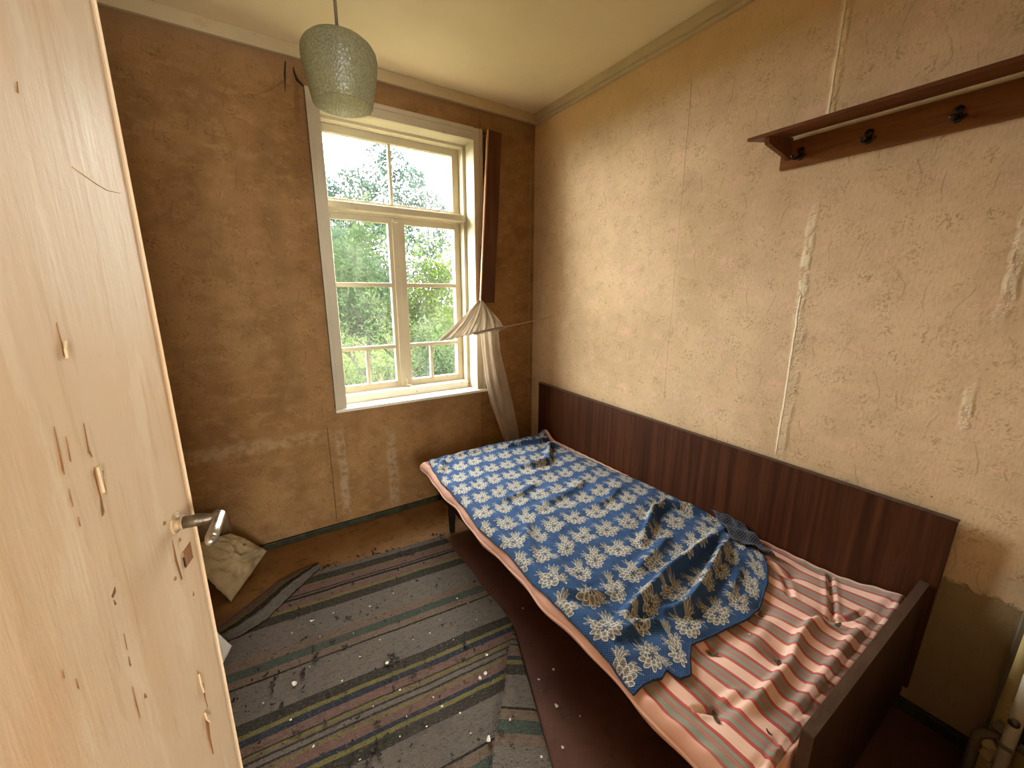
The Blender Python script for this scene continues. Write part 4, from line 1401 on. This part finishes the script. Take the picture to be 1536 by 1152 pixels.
# ------------------------------------------------------------------ coat rack
rack = thing('coat_rack', (-0.0, -1.63, 1.91), 'orange brown wooden coat rack shelf with dark hooks on the papered wall', 'coat rack')
RY1 = -2.455
box('back_board', -0.020, 0.0, RY1, -1.635, 1.911, 2.006, MAT['rack_wood'], rack, 0.0015)
box('strip', -0.004, 0.0, RY1, -1.66, 2.006, 2.040, MAT['lit_gap'], rack, 0.0005)  # added pale strip, stands for the lit wall seen between shelf and board
quad_board('shelf', [(-0.200, -1.598, 1.988), (-0.200, RY1, 1.988), (-0.028, RY1, 2.0165), (-0.028, -1.598, 2.0165)], (-0.165, 0, 0.985), 0.012, MAT['rack_dark'], rack, 0.002)
for yb in (-1.664, -2.430):
    bm = bmesh.new()
    add_prism(bm, [(-0.020, 1.940), (-0.020, 2.015), (-0.188, 1.989), (-0.194, 1.978), (-0.186, 1.966), (-0.100, 1.953)],
              lambda s, t, h, yb=yb: Vector((s, yb + h, t)), -0.008, 0.008)
    new_obj('bracket', bm, MAT['rack_dark'], rack)
hk = None
for k, y in enumerate((-1.704, -1.902, -2.105, -2.305)):
    bm = bmesh.new()
    add_lathe(bm, [(0, -0.0005), (0.012, -0.0005), (0.012, 0.003), (0.006, 0.006), (0, 0.006)], (-0.020, y, 1.964), (-1, 0, 0), 16)
    add_box(bm, -0.0235, -0.0195, y - .008, y + .008, 1.936, 1.964, 0.001)
    add_lathe(bm, [(0, -0.0005), (0.010, -0.0005), (0.010, 0.003), (0, 0.005)], (-0.020, y, 1.940), (-1, 0, 0), 16)
    add_tube(bm, [(-0.021, y, 1.948), (-0.040, y, 1.936), (-0.060, y, 1.928), (-0.076, y, 1.928), (-0.084, y, 1.938)], [0.0055, 0.005, 0.0045, 0.0042, 0.0055], 8)
    add_tube(bm, [(-0.021, y, 1.944), (-0.028, y - .012, 1.940), (-0.032, y - .020, 1.945)], [0.0045, 0.004, 0.0045], 8)
    h = new_obj('hook', bm, MAT['hook_metal'], rack, True)
    bm = bmesh.new()
    add_lathe(bm, [(0, -0.001), (0.0035, -0.001), (0.003, 0.0016), (0, 0.002)], (-0.0255, y + .001, 1.946), (-1, 0, 0), 10)
    new_obj('screw', bm, MAT['bright_screw'], h, True)

# ------------------------------------------------------------------ bags on the floor behind the door


def pillow(name, corners, bulge, mat, seed, parent=None, n=44, wr=0.012):
    """a limp closed bag between four corners, inflated on both sides and creased."""
    c = [np.array(k, float) for k in corners]
    a = np.linspace(0, 1, n)
    A, B = np.meshgrid(a, a)
    A3, B3 = A[..., None], B[..., None]
    P = (c[0] * (1 - A3) + c[1] * A3) * (1 - B3) + (c[3] * (1 - A3) + c[2] * A3) * B3
    nrm = np.cross(c[1] - c[0], c[3] - c[0])
    nrm /= np.linalg.norm(nrm)
    e = (16 * A * (1 - A) * B * (1 - B)) ** 0.45
    cre = -np.abs(vnoise(A * 5, B * 5, seed, 2.2)) * wr * 2.4 - np.abs(vnoise(A * 9, B * 13, seed + 1, 2.4)) * wr * 1.3 - np.abs(vnoise(A * 20, B * 24, seed + 2, 2.0)) * wr * 0.5 + wr
    bm = bmesh.new()
    vs = {}
    for s in (1, -1):
        Q = P + nrm * (s * (bulge * e + cre * e))[..., None]
        for i in range(n):
            for j in range(n):
                edge = i in (0, n - 1) or j in (0, n - 1)
                k = (i, j, 0 if edge else s)
                if k not in vs:
                    p = Q[i, j].copy(); p[2] = max(p[2], 0.002)
                    vs[k] = bm.verts.new(p)
        for i in range(n - 1):
            for j in range(n - 1):
                ks = []
                for (p, q_) in ((i, j), (i, j + 1), (i + 1, j + 1), (i + 1, j)):
                    ed_ = p in (0, n - 1) or q_ in (0, n - 1)
                    ks.append(vs[(p, q_, 0 if ed_ else s)])
                try: bm.faces.new(ks)
                except ValueError: pass
    return new_obj(name, bm, mat, parent, True)


b1 = pillow('plastic_sack', [(-2.20, -0.30, 0.30), (-2.015, -0.17, 0.245), (-1.872, -0.115, 0.055), (-2.035, -0.400, 0.012)], 0.055, MAT['bag_cream'], 41, wr=0.022)
tag(b1, 'crumpled cream plastic sack on the floor behind the door', 'sack')
b2 = pillow('plastic_bag', [(-2.36, -0.10, 0.02), (-2.26, -0.10, 0.40), (-2.02, -0.09, 0.325), (-1.99, -0.08, 0.02)], 0.045, MAT['bag_clear'], 47)
tag(b2, 'cloudy thin plastic bag leaning on the wall behind the cream sack', 'bag')
b3 = pillow('white_bag', [(-2.24, -0.62, 0.040), (-2.11, -0.575, 0.075), (-2.020, -0.745, 0.050), (-2.06, -0.830, 0.034)], 0.026, MAT['bag_white'], 53, wr=0.006)
tag(b3, 'white plastic bag corner peeping past the door edge onto the rug', 'bag')

# ------------------------------------------------------------------ radiator and pipes in the near right corner
rad = thing('radiator', (-0.19, -2.55, 0.0), 'old radiator with peeling yellow paint in the near right corner', 'radiator')
# rounded end section: a ring with a recessed panel
bm = bmesh.new()


def ring_pts(y, z, ro, k):
    return None


XR_ = -0.16
cz, cyy = 0.10, -2.530
outl = []
for k in range(25):
    a = math.pi * k / 24
    outl.append((cyy + 0.062 * math.cos(a), 0.185 + 0.045 * math.sin(a)))
outl = [(cyy + 0.062, 0.0)] + outl + [(cyy - 0.062, 0.0)]
add_tube(bm, [(XR_, y, z) for y, z in outl], 0.013, 10)
new_obj('end_section', bm, MAT['rad_grey'], rad, True)
bm = bmesh.new()
add_prism(bm, [(cyy + (y - cyy) * 0.85, z * 0.95 + 0.002) for y, z in outl], lambda s, t, h: Vector((XR_ + h, s, t)), 0.006, 0.016)
new_obj('recessed_panel', bm, MAT['rad_yellow'], rad)
bm = bmesh.new()
for k in range(16):
    y, z = cyy + random.uniform(-0.03, 0.045), random.uniform(0.01, 0.19)
    r = random.uniform(0.008, 0.018)
    pl = [(r * math.cos(q_ * 1.05) * random.uniform(.6, 1.2), r * 1.3 * math.sin(q_ * 1.05) * random.uniform(.6, 1.2)) for q_ in range(6)]
    tilt = random.uniform(-0.5, 0.5)
    add_prism(bm, pl, lambda s, t, h, y=y, z=z, tl_=tilt: Vector((XR_ + h - abs(s) * 0.4 + t * tl_ * 0.3, y + s, z + t)), -0.002, 0.0)
new_obj('paint_flakes', bm, MAT['flake'], rad, kind='stuff')
tube('connector', [at(u, v, 0, x) for u, v, x in ((1491, 1083, -0.16), (1502, 1095, -0.165), (1512, 1104, -0.17), (1522, 1110, -0.18))], [0.014, 0.014, 0.012, 0.015], MAT['rad_grey'], rad, 12)
pw = thing('white_pipe', (-0.19, -2.53, 0.0), 'dirty white upright heating pipe beside the radiator', 'pipe')
pa, pb = at(1496, 1152, 0, -0.20), at(1540, 1024, 0, -0.20)
ym = (pa[1] + pb[1]) / 2 - 0.004
tube('riser', [(-0.20, ym, 0.0), (-0.20, ym, 0.3), (-0.20, ym, 2.56)], 0.0135, MAT['rad_white'], pw, 16)
bm = bmesh.new()
kv = at(1523, 1084, 0, -0.225)
add_lathe(bm, [(0, 0), (0.010, 0), (0.011, 0.010), (0.007, 0.014), (0, 0.015)], kv, (-1, 0.2, 0), 14)
new_obj('valve_knob', bm, MAT['dark_steel'], pw, True)
tube('clip', [(-0.20, ym + 0.018, 0.245), (-0.215, ym + 0.006, 0.245), (-0.215, ym - .01, 0.245)], 0.006, MAT['rad_grey'], pw, 8)
py = thing('yellow_pipe', (-0.13, -2.50, 0.0), 'yellow pipe with flaking paint rising behind the radiator', 'pipe')
qa, qb = at(1506, 1085, 0, -0.13), at(1536, 975, 0, -0.13)
tube('riser', [(-0.13, (qa[1] + qb[1]) / 2, z) for z in (0.0, 0.2, 0.3, 0.36, 0.45, 0.55, 2.56)], [0.019, 0.019, 0.018, 0.016, 0.014, 0.013, 0.013], MAT['rad_yellow'], py, 12)

# ------------------------------------------------------------------ litter
# dark crumbs of leaf on and beside the rug, each one lying loose
OUT = [(-1.62, -0.30), (-0.99, -0.40), (-0.99, -1.15), (-1.20, -1.72), (-1.95, -1.75), (-2.02, -1.15), (-2.05, -0.72), (-1.80, -0.52)]


def inside(x, y, poly):
    c = False
    for i in range(len(poly)):
        (x0, y0), (x1, y1) = poly[i], poly[i - 1]
        if (y0 > y) != (y1 > y) and x < (x1 - x0) * (y - y0) / (y1 - y0) + x0: c = not c
    return c


def ground_z(x, y):
    u = R0.x - x
    v = R0.y - y + 0.09 * u
    dfold = (x - ca[0]) * cn[0] + (y - ca[1]) * cn[1]
    if u < 0 or v < 0 or dfold > 0.0: return 0.001
    if dfold > -0.17 and y < -1.25: return 0.025
    return 0.011


def flake_mesh(name, L, W, seed, curl):
    r = random.Random(seed)
    bm = bmesh.new()
    n_ = 5
    up, lo = [], []
    for k in range(n_):
        t = k / (n_ - 1)
        w = W * (math.sin(math.pi * (0.1 + 0.8 * t)) ** 0.7) * r.uniform(0.6, 1.2)
        z = curl * (2 * t - 1) ** 2 + r.uniform(0, 0.001)
        for arr, dz in ((up, 0.0012), (lo, 0.0)):
            arr.append((bm.verts.new(((t - .5) * L, w, z + dz + r.uniform(0, .0012))), bm.verts.new(((t - .5) * L, -w, z + dz))))
    for k in range(n_ - 1):
        bm.faces.new((up[k][0], up[k + 1][0], up[k + 1][1], up[k][1]))
        bm.faces.new((lo[k][1], lo[k + 1][1], lo[k + 1][0], lo[k][0]))
        bm.faces.new((lo[k][0], lo[k + 1][0], up[k + 1][0], up[k][0]))
        bm.faces.new((up[k][1], up[k + 1][1], lo[k + 1][1], lo[k][1]))
    for q_ in (0, -1):
        bm.faces.new((up[q_][0], up[q_][1], lo[q_][1], lo[q_][0]))
    bmesh.ops.recalc_face_normals(bm, faces=bm.faces)
    me_ = bpy.data.meshes.new(name)
    bm.to_mesh(me_); bm.free()
    return me_


dark_meshes = [flake_mesh('leaf_scrap', 0.012 + 0.002 * k, 0.0042 + 0.0006 * (k % 3), k, 0.004) for k in range(6)]
for me_ in dark_meshes: me_.materials.append(MAT['leaf_dry'])
white_meshes = [flake_mesh('plaster_chip', 0.010, 0.0045, k + 20, 0.0015) for k in range(5)]
for me_ in white_meshes: me_.materials.append(MAT['plaster'])


def drop(name, me_, x, y, z, sc, rz, label, cat, group=None):
    o = bpy.data.objects.new(name, me_)
    o.location = (x, y, z)
    o.rotation_euler = (random.uniform(-.15, .15), random.uniform(-.15, .15), rz)
    o.scale = (sc, sc, sc)
    C.objects.link(o)
    tag(o, label, cat, group)
    return o


# clusters seen in the photograph (pixel, count, spread)
clusters = [((380, 1050), 20, 0.09), ((590, 990), 10, 0.03), ((610, 830), 10, 0.05), ((560, 828), 8, 0.05), ((660, 805), 6, 0.05), ((500, 845), 9, 0.03),
            ((540, 925), 6, 0.05), ((570, 1115), 8, 0.05), ((540, 1145), 6, 0.04), ((490, 985), 7, 0.06), ((700, 980), 5, 0.06)]
spots = []
for (u, v), cnt, spr in clusters:
    c = at(u, v, 2, 0.01)
    for k in range(cnt): spots.append((c[0] + random.gauss(0, spr), c[1] + random.gauss(0, spr * 0.6), random.uniform(0.6, 1.4)))
while len(spots) < 270:
    x, y = random.uniform(-2.05, -0.97), random.uniform(-1.75, -0.30)
    if inside(x, y, OUT): spots.append((x, y, random.uniform(0.35, 1.0)))
for i, (x, y, sc) in enumerate(spots):
    place = ('on the bare floor behind the rug' if R0.y - y + 0.09 * (R0.x - x) < 0 else
             'on the rug beside the rolled far corner' if y > -0.75 and x < -1.5 else
             'on the far rug end by the bed leg' if y > -0.75 else
             'on the rug close to the door edge' if x < -1.72 else
             'on the middle of the rug' if y > -1.2 else
             'on the near end of the rug')
    drop('leaf_scrap', dark_meshes[i % 6], x, y, ground_z(x, y), sc, random.uniform(0, 6.28),
         'small dark dry scrap of leaf ' + place, 'leaf scrap', 'dark leaf scraps ' + place)
wp = [((468, 932), 1.7), ((442, 1026), 1.9), ((581, 995), 1.5), ((555, 910), 1.0), ((500, 920), 0.8), ((686, 898), 0.9), ((730, 987), 1.2), ((728, 1015), 1.3), ((733, 1110), 1.9),
      ((663, 1060), 0.9), ((765, 1085), 0.9), ((600, 1035), 0.8), ((645, 950), 0.7), ((513, 1022), 0.8), ((540, 985), 0.7), ((720, 1018), 1.5), ((620, 960), 0.6), ((590, 890), 0.6),
      ((702, 905), 0.6), ((438, 950), 0.7), ((480, 955), 0.6), ((715, 930), 0.6), ((570, 960), 0.6), ((650, 1046), 0.7), ((470, 1120), 0.8), ((395, 1055), 0.7), ((436, 1080), 0.8),
      ((830, 1005), 1.0), ((835, 1060), 1.5), ((808, 1020), 0.9), ((844, 1122), 1.0), ((784, 913), 0.9), ((812, 1145), 0.8), ((870, 1075), 0.7), ((540, 1140), .7), ((600, 1105), .6),
      ((640, 1090), .6), ((690, 1070), .7), ((706, 1100), .6), ((560, 1060), .5), ((610, 1075), .5), ((680, 960), .5), ((660, 930), .5), ((530, 950), .5), ((465, 1000), .6)]
for i, ((u, v), sc) in enumerate(wp):
    p = at(u, v, 2, 0.012 if u < 770 else 0.001)
    place = ('on the dark bare floor beside the bed' if ground_z(p[0], p[1]) < 0.005 else 'on the folded flap of the rug' if ground_z(p[0], p[1]) > 0.02 else
             'on the far half of the rug' if p[1] > -0.95 else 'on the near half of the rug')
    drop('plaster_chip', white_meshes[i % 5], p[0], p[1], ground_z(p[0], p[1]) + 0.0012, sc, random.uniform(0, 6.28),
         ('larger white plaster chip ' if sc > 1.4 else 'small white plaster chip ') + place, 'plaster chip', ('larger white plaster chips ' if sc > 1.4 else 'small white plaster chips ') + place)
# finest crumbs, too many to count
bm = bmesh.new()
cnt = 0
while cnt < 1400:
    x, y = random.uniform(-2.05, -0.97), random.uniform(-1.75, -0.36)
    if not inside(x, y, OUT): continue
    cnt += 1
    z, r, a1 = ground_z(x, y) + 0.0005, random.uniform(0.001, 0.0028), random.uniform(0, 3.14)
    p = Vector((x, y, z))
    e1, e2 = Vector((math.cos(a1), math.sin(a1), 0)) * r * 1.8, Vector((-math.sin(a1), math.cos(a1), 0)) * r * 0.7
    vv_ = [bm.verts.new(p + q_) for q_ in (e1, e2, -e1, -e2)] + [bm.verts.new(p + Vector((0, 0, r * 0.8)))]
    for k in range(4): bm.faces.new((vv_[k], vv_[(k + 1) % 4], vv_[4]))
    bm.faces.new(vv_[3::-1])
tag(new_obj('fine_crumbs', bm, MAT['leaf_dry']), 'fine dark crumbs sprinkled all over the rug', 'crumbs', kind='stuff')

# dry leaves on the mattress
lm = [flake_mesh('dry_leaf', 0.030, 0.008, 60 + k, 0.008) for k in range(3)]
for me_ in lm: me_.materials.append(MAT['leaf_brown'])
for i, (u, v, sc, rz, lab) in enumerate(((1143, 912, 1.0, 0.4, 'curled brown dry leaf on the mattress just below the blanket, nearest the wall'),
                                         (1070, 968, 1.1, 2.2, 'brown dry leaf on the mattress at the notch of the blanket edge'),
                                         (1076, 1063, 0.95, 1.0, 'large brown dry leaf by a tuft on the mattress near the front edge'),
                                         (1258, 930, 0.8, 2.8, 'thin brown dry leaf on the mattress beside the tuft nearest the side board'),
                                         (1170, 985, 0.8, 0.2, 'dry leaf scrap in the middle fold of the striped mattress'),
                                         (1155, 1090, 0.5, 1.4, 'tiny dark leaf speck on the mattress near the foot board corner'))):
    p = at(u, v, 2, 0.455)
    z = float(matt_top(np.array(p[0]), np.array(p[1])))
    o = drop('dry_leaf', lm[i % 3], p[0], p[1], z + 0.002, sc, rz, lab, 'leaf', 'dry leaves on the mattress')
p = at(1125, 945, 2, 0.455)
drop('plaster_chip', white_meshes[1], p[0], p[1], float(matt_top(np.array(p[0]), np.array(p[1]))) + 0.002, 0.9, 0.3,
     'small white plaster chip lying on the striped mattress', 'plaster chip')

# ------------------------------------------------------------------ garden outside
g = box('ground', -40, 40, 0.35, 60, -1.0, -0.8, MAT['grass'])
tag(g, 'overgrown grass of the garden outside the window', 'ground', kind='structure')


def leaf_cloud(name, centers, radii, count, size, mat, parent, seed):
    r = np.random.default_rng(seed)
    centers = np.array(centers, float); radii = np.array(radii, float)
    w = radii ** 1.7; w /= w.sum()
    k = r.choice(len(centers), count, p=w)
    d = r.normal(size=(count, 3)); d /= np.linalg.norm(d, axis=1)[:, None]
    rad_ = radii[k] * r.uniform(0.25, 1.0, count) ** 0.5
    p = centers[k] + d * rad_[:, None]
    a1 = r.normal(size=(count, 3)); a1 /= np.linalg.norm(a1, axis=1)[:, None]
    a2 = np.cross(a1, r.normal(size=(count, 3))); a2 /= np.linalg.norm(a2, axis=1)[:, None]
    a3 = np.cross(a1, a2)
    s = size * r.uniform(0.6, 1.3, count)[:, None]
    vtx = np.stack([p - a1 * s, p + a2 * s * 0.42 + a3 * s * 0.15, p + a1 * s, p - a2 * s * 0.42 + a3 * s * 0.15], 1).reshape(-1, 3)
    f = np.arange(count * 4).reshape(-1, 4)
    tri = np.concatenate([f[:, [0, 1, 2]], f[:, [0, 2, 3]]])
    me_ = bpy.data.meshes.new(name)
    me_.vertices.add(len(vtx)); me_.vertices.foreach_set('co', vtx.reshape(-1).astype(np.float32))
    me_.loops.add(len(tri) * 3); me_.loops.foreach_set('vertex_index', tri.reshape(-1).astype(np.int32))
    me_.polygons.add(len(tri))
    me_.polygons.foreach_set('loop_start', np.arange(0, len(tri) * 3, 3, dtype=np.int32))
    me_.polygons.foreach_set('loop_total', np.full(len(tri), 3, dtype=np.int32))
    me_.update(calc_edges=True)
    return link_mesh(name, me_, mat, parent, kind='stuff')


def branches(name, base, height, spread, seed, mat, parent, r0=0.07, n=26, lean=(0, 0)):
    """trunk that splits into wandering limbs; returns tip points."""
    r = random.Random(seed)
    bm = bmesh.new()
    tips = []
    b = Vector(base)

    def grow(p, d, L, rad_, depth):
        pts, rr = [p], [rad_]
        steps = 5
        for k in range(steps):
            d = (d + Vector((r.gauss(0, .22), r.gauss(0, .22), r.gauss(0.06, .14)))).normalized()
            p = p + d * (L / steps)
            pts.append(p); rr.append(rad_ * (1 - 0.55 * (k + 1) / steps))
        add_tube(bm, pts, rr, 6 if rad_ > .02 else 4, False)
        tips.append(p)
        if depth > 0:
            for k in range(r.randint(2, 3) + (depth > 2)):
                j = r.randint(2, steps)
                nd = (d + Vector((r.gauss(0, spread), r.gauss(0, spread), r.gauss(0.15, .4)))).normalized()
                grow(pts[j], nd, L * r.uniform(0.6, 0.85), rr[j] * 0.68, depth - 1)
    grow(b, Vector((lean[0], lean[1], 1)).normalized(), height * 0.36, r0, 4)
    new_obj(name, bm, mat, parent, True)
    return tips


def tree(name, base, h, leaves, mat, seed, label, size=0.06, puffs=0.34, spread=0.65, r0=0.07, lean=(0, 0), bark='bark', crown=()):
    t = thing(name, base, label, 'tree' if h > 2.8 else 'bush')
    tips = branches('trunk', base, h, spread, seed, MAT[bark], t, r0, lean=lean)
    hi = [tuple(p) for p in tips if p.z > base[2] + h * 0.22]
    rr = [puffs * random.uniform(0.6, 1.2) for _ in hi]
    for x, y, z, r in crown:
        hi.append((x, y, z)); rr.append(r)
    leaf_cloud('foliage', hi, rr, leaves, size, MAT[mat], t, seed)
    return t


tree('garden_tree', (1.75, 9.0, -0.8), 5.6, 46000, 'leaf_blue', 5, 'tall blue-green tree rising farthest back behind the upper panes', 0.060, 0.35, 0.45, 0.10,
     crown=[(1.55, 9.0, 5.0, 0.35), (0.25, 9.0, 4.0, 0.25), (0.7, 9.0, 4.3, 0.25), (2.5, 9.0, 4.5, 0.3), (1.9, 9.0, 4.75, 0.4), (1.35, 9.0, 4.3, 0.45), (2.2, 8.9, 4.15, 0.55), (0.95, 9.0, 3.95, 0.40), (0.45, 9.0, 3.75, 0.30), (2.9, 9.0, 3.8, 0.45), (1.6, 9.0, 3.6, 0.8),
            (2.7, 9.0, 3.1, 0.8), (0.9, 8.9, 3.0, 0.7), (1.8, 8.9, 2.6, 1.0), (3.3, 9.0, 2.4, 0.8), (0.6, 9.0, 2.1, 0.8), (1.4, 9.0, 1.5, 1.0), (2.6, 9.0, 1.4, 1.0), (3.5, 9.0, 1.0, .9)])
tree('garden_tree', (0.05, 5.6, -0.8), 4.0, 16000, 'leaf_mid', 9, 'sparse old tree with tangled grey branches behind the left casement', 0.036, 0.32, 0.75, 0.070, (0.0, 0),
     crown=[(0.35, 5.6, 2.35, 0.5), (-0.1, 5.6, 2.0, 0.45), (0.45, 5.6, 1.6, 0.5), (0.15, 5.6, 1.0, 0.5)])
tree('garden_bush', (1.45, 6.4, -0.8), 2.7, 18000, 'leaf_green', 14, 'bright green leafy bush behind the right casement', 0.042, 0.34, 0.6, 0.05,
     crown=[(1.0, 6.3, 2.3, 0.5), (1.8, 6.3, 2.2, 0.6), (1.3, 6.3, 1.5, 0.6), (2.0, 6.3, 1.4, 0.6), (1.6, 6.3, 0.7, 0.7), (0.8, 6.3, 0.6, 0.5), (2.1, 6.3, .2, .6)])
tree('twiggy_bush', (-0.50, 3.0, -0.8), 2.7, 900, 'leaf_mid', 21, 'tangle of pale bare twigs low outside the left casement', 0.030, 0.25, 1.0, 0.026, bark='twig')
tree('low_bush', (0.85, 3.9, -0.8), 1.7, 8000, 'leaf_mid', 27, 'low dense green bush behind the bottom right panes', 0.036, 0.28, 0.7, 0.03,
     crown=[(0.5, 3.9, 0.6, 0.4), (1.1, 3.9, 0.7, 0.45), (0.8, 3.9, 0.1, 0.5), (0.3, 3.9, 0.0, 0.4), (1.3, 3.9, 0.0, 0.5)])
tree('thorn_bush', (-0.75, 4.3, -0.8), 1.6, 4200, 'leaf_mid', 33, 'low grey-green thorny bush farther left beyond the twigs', 0.030, 0.22, 0.9, 0.03, bark='twig',
     crown=[(-0.9, 4.3, 0.35, 0.35), (-0.4, 4.3, 0.25, 0.35), (-1.2, 4.3, 0.1, 0.35), (-0.1, 4.3, -0.2, 0.35), (-0.7, 4.3, -0.3, 0.5), (-1.4, 4.3, -.3, .4)])
tree('twiggy_bush', (-0.62, 2.5, -0.8), 2.5, 250, 'leaf_mid', 38, 'nearest fan of bare pale twigs just outside the window', 0.025, 0.22, 1.1, 0.020, bark='twig')
